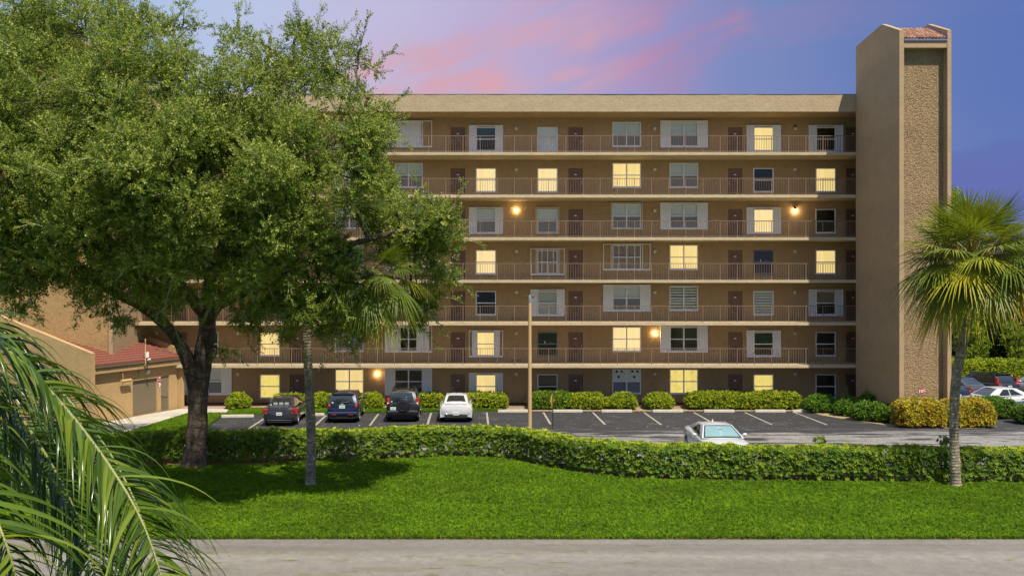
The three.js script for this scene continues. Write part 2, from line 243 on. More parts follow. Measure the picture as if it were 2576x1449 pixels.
// ---------------------------------------------------------------- materials
const std = (o) => new THREE.MeshStandardMaterial({ roughness: 0.9, metalness: 0, ...o });
const phy = (o) => new THREE.MeshPhysicalMaterial({ roughness: 0.5, metalness: 0, ...o });
const mottle4 = rep(T.mottle, 4), stucco2 = rep(T.stucco, 1.6);
const M = {
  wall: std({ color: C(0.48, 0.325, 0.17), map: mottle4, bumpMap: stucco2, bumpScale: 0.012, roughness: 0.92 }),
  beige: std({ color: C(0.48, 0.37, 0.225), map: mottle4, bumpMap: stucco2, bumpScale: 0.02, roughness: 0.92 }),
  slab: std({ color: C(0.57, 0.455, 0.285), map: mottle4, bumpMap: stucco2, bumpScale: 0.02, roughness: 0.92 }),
  tower: std({ color: C(0.45, 0.315, 0.18), map: mottle4, bumpMap: stucco2, bumpScale: 0.012, roughness: 0.92 }),
  panel: std({ color: C(0.36, 0.25, 0.135), map: mottle4, bumpMap: stucco2, bumpScale: 0.01, roughness: 0.95 }),
  panelWarm: std({ color: C(0.46, 0.29, 0.125), map: mottle4, bumpMap: rep(T.strokes, 2.6), bumpScale: 0.04, roughness: 0.95 }),
  annex: std({ color: C(0.52, 0.345, 0.155), map: mottle4, bumpMap: stucco2, bumpScale: 0.012 }),
  plinth: std({ color: C(0.10, 0.045, 0.03) }),
  paver: std({ color: C(0.36, 0.235, 0.19), bumpMap: rep(T.grain, 1), bumpScale: 0.004 }),
  plaster: std({ color: C(0.5, 0.47, 0.42) }),
  white: std({ color: C(0.84, 0.86, 0.88), roughness: 0.45 }),
  shutter: std({ color: C(0.74, 0.78, 0.8), roughness: 0.5 }),
  cream: std({ color: C(0.64, 0.6, 0.44), roughness: 0.5 }),
  glass: phy({ color: C(0.9, 0.95, 0.95), transmission: 1, thickness: 0, roughness: 0.03, ior: 1.5 }),
  teal: phy({ color: C(0.55, 0.72, 0.75), transmission: 1, thickness: 0, roughness: 0.03, ior: 1.5 }),
  blind: std({ color: C(0.74, 0.78, 0.74), roughness: 0.8 }),
  blindDark: std({ color: C(0.17, 0.19, 0.2), roughness: 0.8 }),
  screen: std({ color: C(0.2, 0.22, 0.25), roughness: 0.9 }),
  blueGlass: phy({ color: C(0.3, 0.42, 0.62), transmission: 1, thickness: 0, roughness: 0.03, ior: 1.5 }),
  rubber: std({ color: C(0.03, 0.03, 0.03), roughness: 0.8 }),
  tan: std({ color: C(0.36, 0.25, 0.15), roughness: 0.8 }),
  lit: [0, 1, 2].map((k) => std({ color: C(0.5, 0.4, 0.2), emissiveMap: T.curtain[k], emissive: C(...[[0.8, 0.6, 0.23], [0.84, 0.65, 0.31], [0.76, 0.6, 0.15]][k]), emissiveIntensity: 1.22 / EXPO, roughness: 0.9 })),
  door: std({ color: C(0.19, 0.108, 0.072), roughness: 0.55 }),
  doorTrim: std({ color: C(0.12, 0.065, 0.045), roughness: 0.55 }),
  rail: std({ color: C(0.2, 0.13, 0.078), roughness: 0.6 }),
  post: std({ color: C(0.25, 0.15, 0.1), roughness: 0.6 }),
  brass: std({ color: C(0.75, 0.7, 0.6), roughness: 0.3, metalness: 0.8 }),
  tile: [0, 1, 2].map((k) => std({ color: C(...[[0.3, 0.145, 0.085], [0.36, 0.19, 0.12], [0.22, 0.1, 0.06]][k]), roughness: 0.85 })),
  tileRed: std({ color: C(0.23, 0.075, 0.048), map: rep(T.mottle, 1.3), roughness: 0.8 }),
  flashing: std({ color: C(0.2, 0.23, 0.33), roughness: 0.4, metalness: 0.5 }),
  gutter: std({ color: C(0.16, 0.125, 0.085), roughness: 0.6 }),
  rollDoor: std({ color: C(0.2, 0.16, 0.1), roughness: 0.6 }),
  lampGlass: std({ color: C(0.7, 0.68, 0.55), roughness: 0.35 }),
  lampRing: std({ color: C(0.52, 0.47, 0.3), roughness: 0.5 }),
  bulb: std({ color: C(1, 0.9, 0.7), emissive: C(1, 0.84, 0.55), emissiveIntensity: 4 }),
  asphalt: std({ map: T.lot, bumpMap: rep(T.grain, 1.2), bumpScale: 0.006, roughness: 0.9 }),
  asphaltFar: std({ color: C(0.04, 0.04, 0.045), bumpMap: rep(T.grain, 1.2), bumpScale: 0.006 }),
  road: std({ map: T.road, bumpMap: rep(T.grain, 1.1), bumpScale: 0.005, roughness: 0.92 }),
  paint: std({ color: C(0.62, 0.61, 0.57), map: rep(T.concrete, 0.9), roughness: 0.8 }),
  stop: std({ color: C(0.8, 0.78, 0.7), map: rep(T.concrete, 0.7), roughness: 0.85 }),
  concrete: std({ color: C(0.86, 0.84, 0.8), map: rep(T.concrete, 3), bumpMap: rep(T.grain, 1), bumpScale: 0.003 }),
  soil: std({ map: rep(T.soil, 2.4), bumpMap: rep(T.grain, 1), bumpScale: 0.02 }),
  gravel: std({ map: rep(T.gravel, 1.4), bumpMap: rep(T.grain, 0.8), bumpScale: 0.02 }),
  turf: std({ map: rep(T.turf, 3) }),
  bark: std({ color: C(0.58, 0.54, 0.5), map: T.barkCol, bumpMap: T.bark, bumpScale: 0.03, roughness: 0.95 }),
  palmBark: std({ map: rep(T.palmCol, 1, 1.6), bumpMap: rep(T.palmBump, 1, 1.6), bumpScale: 0.025, roughness: 0.95 }),
  twig: std({ color: C(0.2, 0.15, 0.1) }),
  poleTan: std({ color: C(0.5, 0.33, 0.155), roughness: 0.6 }),
  steel: std({ color: C(0.45, 0.45, 0.46), roughness: 0.4, metalness: 0.7 }),
  darkMetal: std({ color: C(0.03, 0.04, 0.03), roughness: 0.5, metalness: 0.3 }),
};
const leafMat = (o = {}) => phy({ color: C(1, 1, 1), roughness: 0.9, transmission: 0.3, thickness: 0, clearcoat: 0.2, clearcoatRoughness: 0.35, specularIntensity: 0.25, side: THREE.DoubleSide, ior: 1.45, ...o });
const solidLeaf = (o = {}) => std({ color: C(1, 1, 1), roughness: 0.45, side: THREE.DoubleSide, ...o });

// ================================================================ the ground
const hedgeLine = [[-260, 1186], [100, 1176], [300, 1171], [520, 1166], [800, 1163], [1000, 1156], [1200, 1151], [1300, 1161], [1400, 1182], [1500, 1197], [1600, 1205], [1800, 1210], [2200, 1214], [2800, 1219]].map(([x, y]) => GR(x, y, 0.03));
const hedgeCurve = new THREE.CatmullRomCurve3(hedgeLine, false, 'centripetal');
const hedgePts = hedgeCurve.getSpacedPoints(120);
const hedgeZ = (x) => { for (let i = 1; i < hedgePts.length; i++) if (hedgePts[i].x >= x) { const a = hedgePts[i - 1], b = hedgePts[i]; return lerp(a.z, b.z, (x - a.x) / (b.x - a.x)); } return hedgePts[hedgePts.length - 1].z; };
struct('ground', poly([[-400, 60], [400, 60], [400, -500], [-400, -500]], -0.06), M.turf);
{
  const g = new THREE.PlaneGeometry(ROAD.x1 - ROAD.x0, ROAD.z1 - ROAD.z0); g.rotateX(-Math.PI / 2); g.translate((ROAD.x0 + ROAD.x1) / 2, 0, -(ROAD.z0 + ROAD.z1) / 2);
  const p = g.attributes.position, uv = g.attributes.uv; for (let i = 0; i < p.count; i++) uv.setXY(i, (p.getX(i) - ROAD.x0) / (ROAD.x1 - ROAD.x0), (-p.getZ(i) - ROAD.z0) / (ROAD.z1 - ROAD.z0));
  M.road.bumpMap = rep(T.grain, 1 / 40, 1 / 5.5); struct('road', g, M.road);
}
const lawnBack = hedgePts.filter((p, i) => i % 2 === 0).map((p) => [p.x, p.z - 1.35]);
struct('lawn', poly([[-24, -26.4], [28, -26.4], ...lawnBack.slice().reverse()], 0.03), M.turf);
struct('hedge_bed', poly([...hedgePts.filter((p, i) => i % 2 === 0).map((p) => [p.x, p.z + (p.x < -7.5 ? 0.5 * smooth(-7.5, -9, p.x) : 0.02)]), ...lawnBack.map(([x, z]) => [x, z + 0.03]).reverse()], 0.036), M.soil);
{ // tarmac: one sheet in plan, texture laid over it once
  const outline = [[-13.2, -38.4], [62, -35], [62, -54], [27.2, -54], [26.5, -48.2], [22.8, -47.6], [20.6, -51.6], [20.2, -53.55], [2.0, -53.55], [-0.6, -53.3], [-14.2, -51.7]];
  const s = new THREE.Shape(outline.map(([x, z]) => new THREE.Vector2(x, -z))), g = new THREE.ShapeGeometry(s); g.rotateX(-Math.PI / 2);
  const p = g.attributes.position, uv = g.attributes.uv; for (let i = 0; i < p.count; i++) uv.setXY(i, (p.getX(i) - LOT.x0) / (LOT.x1 - LOT.x0), (-p.getZ(i) - 38) / 16);
  M.asphalt.bumpMap = rep(T.grain, 1 / 64, 1 / 13); struct('parking_lot', g, M.asphalt);
}
struct('side_parking_lot', poly([[27.5, -53.9], [70, -53.9], [70, -67], [27.5, -67]], -0.004), M.asphaltFar);
struct('grass_strip', slabPoly([[-14.25, -51.75], [-0.6, -53.35], [2.0, -53.6], [2.0, -54.9], [-14.6, -54.4]], -0.05, 0.06), M.turf);
struct('grass_verge', slabPoly([[-13.25, -38.4], [-14.25, -51.7], [-14.3, -52.6], [-16.6, -51.2], [-17.4, -46], [-17, -38.4]], -0.05, 0.05), M.turf);
struct('gravel_bed', slabPoly([[2.0, -53.6], [20.15, -53.6], [20.5, -51.7], [21.3, -50.0], [22.7, -47.7], [24.6, -47.05], [27.2, -47.1], [27.9, -47.9], [27.4, -49.5], [26.4, -49.9], [26.2, -54.9], [2.0, -54.9]], -0.05, 0.02), M.gravel);
struct('walkway', slabPoly([[-20.1, -54.4], [-14.6, -54.42], [2.0, -54.92], [26, -54.92], [26, -56.05], [-20.1, -56.05]], -0.05, 0.1), M.paver);
struct('concrete_path', slabPoly([[-14.32, -52.65], [-14.6, -54.38], [-17.5, -54.38], [-20.7, -47.0], [-23.5, -42], [-20.5, -40.5], [-17.45, -46.0], [-16.65, -51.2]], -0.05, 0.07), M.concrete);

for (const [x, z, r] of [[-5.94, -33.4, 0.62], [18.1, -33.3, 0.6]]) { seed(31 + x); struct('mulch_ring', poly(Array.from({ length: 22 }, (_, i) => { const a = -i / 22 * 6.283, k = r * rr(0.8, 1.15); return [x + Math.cos(a) * k * 1.25, z + Math.sin(a) * k]; }), 0.042), M.soil); }
// painted stall lines and wheel stops
const lines = [[-11.6, 51.6, 46.6], [-8.3, 52.0, 47.9], [-5.33, 52.4, 48.0], [-2.25, 52.9, 48.4], [1.05, 53.0, 48.5], [4.42, 53.1, 48.5], [7.36, 53.1, 48.4], [10.4, 53.1, 48.3], [13.36, 53.1, 48.4], [16.4, 53.1, 48.3], [19.35, 53.1, 48.3]];
seed(5);
lines.forEach(([x, z0, z1]) => { const m = struct('parking_line', poly([[x - 0.055, -z0], [x + 0.055, -z0], [x + 0.06 + rr(-0.02, 0.02), -z1], [x - 0.06, -z1]].reverse(), 0.004), M.paint); });
{
  const s = new THREE.Shape(); s.moveTo(-0.1, 0); s.lineTo(0.1, 0); s.lineTo(0.07, 0.11); s.lineTo(0.05, 0.13); s.lineTo(-0.05, 0.13); s.lineTo(-0.07, 0.11);
  const g = uvm(new THREE.ExtrudeGeometry(s, { depth: 1.78, bevelEnabled: true, bevelSize: 0.015, bevelThickness: 0.02, bevelSegments: 1 }).translate(0, 0, -0.89).rotateY(Math.PI / 2));
  const stops = [[-13.55 + 0.3, 51.15, 0.08, 'white concrete wheel stop in the empty stall left of the grey sedan'], [-9.3, 51.75, 0.06, 'white concrete wheel stop at the nose of the grey sedan'], [2.62, 53.2, 0, 'white concrete wheel stop just right of the white coupe, by the tan pole'], [5.85, 53.25, 0, 'white concrete wheel stop directly behind the yellow diamond sign'], [8.8, 53.25, 0, 'white concrete wheel stop in front of the small bushy shrub'], [11.85, 53.25, 0, 'white concrete wheel stop in front of the low wide shrub'], [14.9, 53.25, 0, 'white concrete wheel stop below the left half of the long clipped hedge'], [17.95, 53.25, 0, 'white concrete wheel stop below the right end of the long clipped hedge'], [20.5 - 0.35, 53.2, 0, 'white concrete wheel stop nearest the stair tower, last of the row']];
  stops.forEach(([x, z, a, l]) => { const m = mesh('wheel_stop', g, M.stop); m.position.set(x, 0.002, -z); m.rotation.y = a; tag(m, l, 'wheel stop', 'wheel stops of the parking row'); });
}

// ================================================================ the apartment building
const ZS = 53.9, ZW = 56, X0 = -20.15, X1 = 26.1;
const FL = [0.1, 2.752, 5.318, 7.884, 10.45, 13.016, 15.582], SOFFIT = 18.02, TOP = 19.06;
const wx = (px) => (px - CX) / FOC * ZW;
const apt = thing('apartment_building', 'long seven-storey tan apartment block with open corridors and brown railings', 'building', [0, 0, -ZW]);
const roofZ = 67;
// floor slabs with a bright edge
for (let k = 1; k < 7; k++) {
  const e = [], n = 44; seed(40 + k);
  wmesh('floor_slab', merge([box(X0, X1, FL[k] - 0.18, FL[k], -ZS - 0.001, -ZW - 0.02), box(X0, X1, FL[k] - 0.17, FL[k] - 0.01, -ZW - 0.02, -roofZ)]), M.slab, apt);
}
wmesh('roof_slab', box(X0, X1, SOFFIT + 0.01, SOFFIT + 0.25, -ZS - 0.27, -roofZ), M.beige, apt);
wmesh('roof_soffit', box(X0, X1, SOFFIT, SOFFIT + 0.02, -ZS - 0.27, -ZW - 0.1), M.wall, apt);
{ // parapet with a slightly uneven stucco face
  const g = new THREE.PlaneGeometry(X1 - X0, TOP - SOFFIT, 260, 10).translate((X0 + X1) / 2, (TOP + SOFFIT) / 2, -ZS), p = g.attributes.position;
  for (let i = 0; i < p.count; i++) p.setZ(i, -ZS + 0.03 * (fbm(p.getX(i) * 0.7, p.getY(i) * 1.4, 3) - 0.5) + 0.012 * (fbm(p.getX(i) * 3, p.getY(i) * 4, 2) - 0.5));
  g.computeVertexNormals(); const uv = g.attributes.uv; for (let i = 0; i < p.count; i++) uv.setXY(i, p.getX(i), p.getY(i));
  const g2 = merge([g, box(X0, X1, SOFFIT + 0.003, TOP - 0.003, -ZS - 0.03, -ZS - 0.26)]);
  const par = wmesh('roof_parapet', g2, M.beige, apt);
  wmesh('coping', box(X0, X1, TOP - 0.002, TOP + 0.02, -ZS + 0.02, -ZS - 0.28), M.flashing, apt);
}
wmesh('plinth', box(X0, X1, 0.1, 0.2, -ZW + 0.015, -ZW - 0.01), M.plinth, apt);
wmesh('back_wall', box(X0, X1, 0, SOFFIT, -roofZ, -roofZ - 0.2), M.wall, apt);
wmesh('side_wall', box(X1 + 0.002, X1 + 0.2, 0, TOP - 0.03, -53.93, -roofZ + 0.002), M.tower, apt);
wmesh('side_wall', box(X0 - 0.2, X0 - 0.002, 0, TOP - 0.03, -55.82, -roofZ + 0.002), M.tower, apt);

for (let k = 0; k < 7; k++) wmesh('room_wall', box(X0, X1, FL[k] + 0.001, (k < 6 ? FL[k + 1] - 0.181 : SOFFIT), -ZW - 4.5, -ZW - 4.6), M.plaster, apt);
// windows and doors: what stands where on each storey. n = narrow sash, d = double sash; state; s = shutter frame
const NW = 1.27, DW = 1.79;
const COL = { p: 523, q: 678.5, r: 878.5, a: 1027.5, b: 1222.5, c: 1377.5, d: 1577, e: 1721, f: 1921.5, g: 2078.5 };
const PLAN = [ // storey 0 (ground) to 6: column, kind, state, shutters
  ['p:d:pale:s', 'q:n:lit2', 'r:d:lit0', 'a:d:night:s', 'b:n:lit0:s', 'c:n:green', 'd:d:holes', 'e:d:lit2', 'f:n:lit2', 'g:n:teal'],
  ['p:n:night', 'q:n:lit0', 'r:d:half', 'a:d:night:w', 'b:n:lit0:o', 'c:n:navy', 'd:d:lit1', 'e:d:green:s', 'f:n:green:s', 'g:n:night'],
  ['p:n:half', 'q:n:night', 'r:d:pale', 'a:d:half', 'b:n:night', 'c:n:blind:s', 'd:d:half:s', 'e:d:slats', 'f:n:slats', 'g:n:tanhalf:s'],
  ['p:n:pale', 'q:n:half', 'r:d:half', 'a:d:pale:s', 'b:n:lit1', 'c:n:tan:b', 'd:d:tan:b', 'e:d:lit0', 'f:n:navy', 'g:n:lit0'],
  ['p:n:half', 'q:n:half:s', 'r:d:half', 'a:d:half', 'b:n:half:s', 'c:n:half:t', 'd:d:half:t', 'e:d:half:s', 'f:n:lit1:s', 'g:n:night'],
  ['p:n:half', 'q:n:pale', 'r:d:half', 'a:d:half', 'b:n:lit1', 'c:n:lit1', 'd:d:lit0', 'e:d:half', 'f:n:navyhalf', 'g:n:lit0'],
  ['p:n:half', 'q:n:half', 'r:d:half', 'a:d:closed:w', 'b:n:tealhalf:s', 'c:n:bright', 'd:d:pale', 'e:d:pale:s', 'f:n:lit0:s', 'g:n:night:s'],
];
const DOORS = { p: 450, q: 747, a: 1152, b: 1448.5, c: 1851, d: 2149 };
const rect = (x0, x1, y0, y1) => { const p = new THREE.Path(); p.moveTo(x0, y0); p.lineTo(x0, y1); p.lineTo(x1, y1); p.lineTo(x1, y0); p.closePath(); return p; };
const rectShape = (x0, x1, y0, y1) => { const p = new THREE.Shape(); p.moveTo(x0, y0); p.lineTo(x1, y0); p.lineTo(x1, y1); p.lineTo(x0, y1); p.closePath(); return p; };
function frameGeo(w, h, t, d, bars = []) {                  // outline of a frame with bars, standing on its lower edge, front at +d
  const s = rectShape(-w / 2, w / 2, 0, h);
  const cells = bars; for (const [x0, x1, y0, y1] of cells) s.holes.push(rect(x0, x1, y0, y1));
  return uvm(new THREE.ExtrudeGeometry(s, { depth: d, bevelEnabled: false }));
}
const G0 = {};
const NH = 1.51, DH = 1.54, T5 = 0.058;
G0.n = frameGeo(NW, NH, T5, 0.09, [[-NW / 2 + T5, NW / 2 - T5, T5 + 0.02, NH / 2 - 0.03], [-NW / 2 + T5, NW / 2 - T5, NH / 2 + 0.03, NH - T5]]);
G0.d = frameGeo(DW, DH, T5, 0.09, [-1, 1].flatMap((s) => [[s < 0 ? -DW / 2 + T5 : 0.04, s < 0 ? -0.04 : DW / 2 - T5, T5 + 0.02, DH / 2 - 0.03], [s < 0 ? -DW / 2 + T5 : 0.04, s < 0 ? -0.04 : DW / 2 - T5, DH / 2 + 0.03, DH - T5]]));
G0.paneN = new THREE.PlaneGeometry(NW - 0.06, NH - 0.06).translate(0, NH / 2, 0); G0.paneD = new THREE.PlaneGeometry(DW - 0.06, DH - 0.06).translate(0, DH / 2, 0);
G0.backN = box(-NW / 2 + 0.01, NW / 2 - 0.01, 0.01, NH - 0.01, -0.01, 0); G0.backD = box(-DW / 2 + 0.01, DW / 2 - 0.01, 0.01, DH - 0.01, -0.01, 0);
const slatsGeo = (w, h, n) => merge(Array.from({ length: n }, (_, i) => new THREE.BoxGeometry(w - 0.1, h / n * 0.82, 0.006).rotateX(0.5).translate(0, (i + 0.5) * h / n, 0)));
G0.slN = slatsGeo(NW, NH, 9); G0.slD = slatsGeo(DW, DH, 9); G0.fineN = slatsGeo(NW, NH, 30); G0.fineD = slatsGeo(DW, DH, 30);
const hole = new THREE.CylinderGeometry(0.075, 0.075, 0.012, 18).rotateX(Math.PI / 2);
function makeWindow(kind, state, sh, x, y) {
  const w = kind === 'n' ? NW : DW, h = kind === 'n' ? NH : DH, K = kind.toUpperCase();
  const o = mesh('window', G0[kind], state === 'navy' ? M.screen : M.white, apt, [x, y, -0.06]);
  const put = (name, g, m, dz, dy = 0) => mesh(name, g, m, o, [0, dy, dz]);
  const back = (m, dz = -0.05) => put('shade', G0['back' + K], m, dz);
  const half = (m, f = 0.5, dz = -0.03) => put('blind', box(-w / 2 + 0.03, w / 2 - 0.03, 0, h * f - 0.03, -0.008, 0), m, dz, h * (1 - f));
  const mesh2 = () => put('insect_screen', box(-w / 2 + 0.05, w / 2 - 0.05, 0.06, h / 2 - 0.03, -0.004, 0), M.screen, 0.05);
  const blue = state.startsWith('navy');
  if (!state.startsWith('lit')) put('pane', G0['pane' + K], state.startsWith('teal') ? M.teal : blue ? M.blueGlass : M.glass, 0.035);
  if (state.startsWith('lit')) back(M.lit[+state[3]], 0.03);
  else if (state === 'navy') { mesh('bottle', new THREE.CylinderGeometry(0.04, 0.05, 0.16, 10).translate(-0.1, 0.08, 0), M.white, o, [-0.05, h / 2 + 0.03, 0.0]); mesh('small_box', box(0.15, 0.35, 0, 0.09, -0.03, 0.03), M.white, o, [-0.05, h / 2 + 0.03, 0.0]); }
  else if (state === 'tealhalf') half(M.blindDark, 0.4);
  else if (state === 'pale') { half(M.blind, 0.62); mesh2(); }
  else if (state === 'bright') { half(M.white, 0.97); }
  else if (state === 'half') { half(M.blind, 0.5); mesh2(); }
  else if (state === 'blind') { put('slats', G0['fine' + K], M.blind, -0.03); }
  else if (state === 'slats') { put('slats', G0['sl' + K], M.blind, -0.03); }
  else if (state === 'tan') { back(M.tan, -0.02); }
  else if (state === 'tanhalf') { half(M.tan, 0.55); }
  else if (state === 'closed') { back(M.blind, -0.03); }
  else if (state === 'holes') {
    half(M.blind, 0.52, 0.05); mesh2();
    for (const [hx, hy] of [[-0.62, 1.44], [-0.3, 1.44], [-0.5, 1.1], [0.36, 1.44], [0.68, 1.44], [0.48, 1.1]]) mesh('vent_grommet', hole, M.rubber, o, [hx, hy - 0.04, 0.055]);
  }
  mesh('sill', box(-w / 2 - 0.02, w / 2 + 0.02, -0.03, 0.0, 0.0, 0.1), state === 'navy' ? M.screen : M.white, o);
  if (sh) {
    const nar = kind === 'n', ow = sh === 't' ? w + 0.2 : nar ? 2.14 : 2.96, oh = nar ? 1.68 : 1.68, oy = -0.065, fw = sh === 't' ? 0.05 : 0.045;
    const mat = sh === 't' ? M.cream : M.white;
    const fr = mesh('shutter_frame', merge([box(-ow / 2, ow / 2, 0, 0.1, 0, 0.1), box(-ow / 2, ow / 2, oh - 0.05, oh, 0, 0.1), box(-ow / 2, -ow / 2 + fw, 0.1, oh - 0.05, 0, 0.1), box(ow / 2 - fw, ow / 2, 0.1, oh - 0.05, 0, 0.1)]), mat, o, [0, oy, 0.062]);
    const panel = (x0, x1, m = M.shutter) => mesh('shutter_panel', box(x0, x1, oy + 0.1, oy + oh - 0.05, 0.085, 0.12), m, o);
    const edge = (xx) => mesh('shutter_stile', box(xx - 0.02, xx + 0.02, oy + 0.1, oy + oh - 0.05, 0.08, 0.135), M.white, o);
    if (sh === 's') { panel(-ow / 2 + fw, -w / 2 + 0.02); panel(w / 2 - 0.02, ow / 2 - fw); edge(-w / 2 + 0.04); edge(w / 2 - 0.04); }
    if (sh === 'o') { const g = 0.17; panel(-ow / 2 + fw + g, -w / 2 + 0.09); panel(w / 2 - 0.13, ow / 2 - fw - g); edge(-ow / 2 + fw + g); edge(-w / 2 + 0.09); edge(w / 2 - 0.13); edge(ow / 2 - fw - g); }
    if (sh === 'w') { const inner = state === 'closed' ? -ow / 2 + fw : -0.55; if (state === 'closed') { for (let i = 0; i < 4; i++) { panel(-ow / 2 + fw + i * 0.55, -ow / 2 + fw + (i + 1) * 0.55 - 0.03); edge(-ow / 2 + fw + (i + 1) * 0.55); } } else { panel(-ow / 2 + fw, -0.98); panel(-0.96, -0.52); panel(0.52, 0.96); panel(0.98, ow / 2 - fw - 0.14); edge(-0.52); edge(0.52); } }
    if (sh === 'b') { const n = nar ? 5 : 5; for (let i = 1; i <= n; i++) edge(lerp(-ow / 2, ow / 2, i / (n + 1))); }
  }
  return o;
}
// the door leaf: raised arched moulding, ring, lower panel
G0.door = cbox(0.9, 1.88, 0.05, 0.006).translate(0, 0.94, 0);
{
  const r = 0.011, ring = (cx, cy, rad) => new THREE.TorusGeometry(rad, r, 5, 24).translate(cx, cy, 0);
  const path = (pts, closed = true) => { const c = new THREE.CurvePath(); const v = pts.map(([a, b]) => V(a, b, 0)); if (closed) v.push(v[0]); for (let i = 1; i < v.length; i++) c.add(new THREE.LineCurve3(v[i - 1], v[i])); return new THREE.TubeGeometry(c, v.length * 4, r, 5, false); };
  const arch = Array.from({ length: 9 }, (_, i) => { const a = Math.PI * (1 - i / 8); return [0.15 * Math.cos(a), 1.52 + 0.1 * Math.sin(a)]; });
  G0.mould = merge([path([[-0.24, 0.94], [0.24, 0.94], [0.24, 1.5], ...arch.slice().reverse(), [-0.24, 1.5]]), path([[-0.24, 0.2], [0.24, 0.2], [0.24, 0.62], [-0.24, 0.62]]), ring(0, 0.78, 0.15), ring(0, 0.78, 0.085)]);
  G0.doorFrame = frameGeo(1.0, 1.93, 0.05, 0.07, []); const s = rectShape(-0.5, 0.5, 0, 1.93); s.holes.push(rect(-0.45, 0.45, 0, 1.88)); G0.doorFrame = uvm(new THREE.ExtrudeGeometry(s, { depth: 0.09, bevelEnabled: false }));
  G0.knob = new THREE.SphereGeometry(0.035, 10, 8); G0.bolt = new THREE.CylinderGeometry(0.028, 0.028, 0.02, 10).rotateX(Math.PI / 2);
  G0.plate = cbox(0.15, 0.06, 0.012, 0.003); G0.peep = new THREE.CylinderGeometry(0.018, 0.018, 0.02, 8).rotateX(Math.PI / 2);
}
function makeDoor(x, y, side, k) {
  const o = mesh('door', G0.door, M.door, apt, [x, y, -0.09]);
  mesh('moulding', G0.mould, M.doorTrim, o, [0, 0, 0.03]);
  mesh('door_frame', G0.doorFrame, M.doorTrim, o, [0, 0, -0.01]);
  mesh('door_knob', G0.knob, M.brass, o, [side * 0.37, 0.88, 0.07]); mesh('deadbolt', G0.bolt, M.brass, o, [side * 0.37, 1.02, 0.035]);
  mesh('number_plate', G0.plate, M.white, o, [0, 1.47, 0.03]);
  mesh('peephole', G0.peep, k % 3 ? M.darkMetal : M.brass, o, [0, 1.33, 0.03]);
}
seed(99);
for (let k = 0; k < 7; k++) {
  const y0 = FL[k], y1 = k < 6 ? FL[k + 1] - 0.17 : SOFFIT + 0.01;
  const ya = y0 - (k ? 0.0 : 0.1), holes = [];
  for (const code of PLAN[k]) {
    const [c, kind, state, sh] = code.split(':'), x = wx(COL[c]), yb = y0 + (kind === 'n' ? 0.37 : 0.66), w = kind === 'n' ? NW : DW, h = kind === 'n' ? NH : DH;
    holes.push([x - w / 2, x + w / 2, yb, yb + h]); makeWindow(kind, state, sh, x, yb);
  }
  for (const [d, px] of Object.entries(DOORS)) { let x = wx(px); if (d === 'd') x = 24.1; holes.push([x - 0.45, x + 0.45, ya, y0 + 1.88]); makeDoor(x, y0 + (k ? 0.004 : 0.012), d === 'a' || d === 'q' || d === 'c' ? -1 : 1, k + px); }
  const bits = [], zb = -ZW - 0.2; let xl = X0; holes.sort((a, b) => a[0] - b[0]);
  for (const [a, b, c, d] of holes) { bits.push(box(xl, a, ya, y1, -ZW, zb), box(a, b, d, y1, -ZW, zb)); if (c > ya + 0.01) bits.push(box(a, b, ya, c, -ZW, zb)); xl = b; }
  bits.push(box(xl, X1, ya, y1, -ZW, zb)); wmesh('storey_wall', merge(bits), M.wall, apt);
  if (k >= 1) {                                             // railing along the slab edge
    const zr = -ZS - 0.07, yt = y0 + 1.0;
    const rail = wmesh('railing', merge([box(X0, X1, yt - 0.035, yt, zr - 0.02, zr + 0.02), box(X0, X1, y0 + 0.07, y0 + 0.095, zr - 0.012, zr + 0.012)]), M.rail, apt);
    const bars = []; let i = 0; for (let x = X0 + 0.1; x < X1 - 0.05; x += 0.148, i++) if (i % 7) bars.push(box(x - 0.008, x + 0.008, y0 + 0.09, yt - 0.03, zr - 0.008, zr + 0.008));
    wmesh('balusters', merge(bars), M.rail, rail).userData.kind = 'stuff';
    const pg = box(-0.018, 0.018, 0, 0.97, -0.018, 0.018); i = 0; for (let x = X0 + 0.1; x < X1 - 0.05; x += 0.148, i++) if (i % 7 === 0) mesh('post', pg, M.post, rail, [x, y0, zr + ZW]);
  }
  if (k === 1 || k === 2 || k === 3) for (const px of [598, 1299, 2001]) { mesh('drain_spout', G0.spout ??= merge([box(-0.28, -0.16, 0.06, 0.16, 0, 0.09), box(0.16, 0.28, 0.06, 0.16, 0, 0.09)]), M.post, apt, [wx(px), y0, 0]); if (px === 2001) mesh('conduit', G0.cond ??= box(-0.03, 0.03, 0, 0.85, 0, 0.05), M.rail, apt, [wx(px) + 0.55, y0 + 0.05, 0]); }
}
for (const [x0, x1] of [[1.2, 2.3]]) { const g = wmesh('hose_rack', merge([box(x0, x0 + 0.05, 0.1, 0.42, -ZW + 0.02, -ZW + 0.3), box(x1 - 0.4, x1 - 0.35, 0.1, 0.42, -ZW + 0.02, -ZW + 0.3), box(x0, x1 - 0.35, 0.36, 0.4, -ZW + 0.02, -ZW + 0.3)]), M.post, apt); }

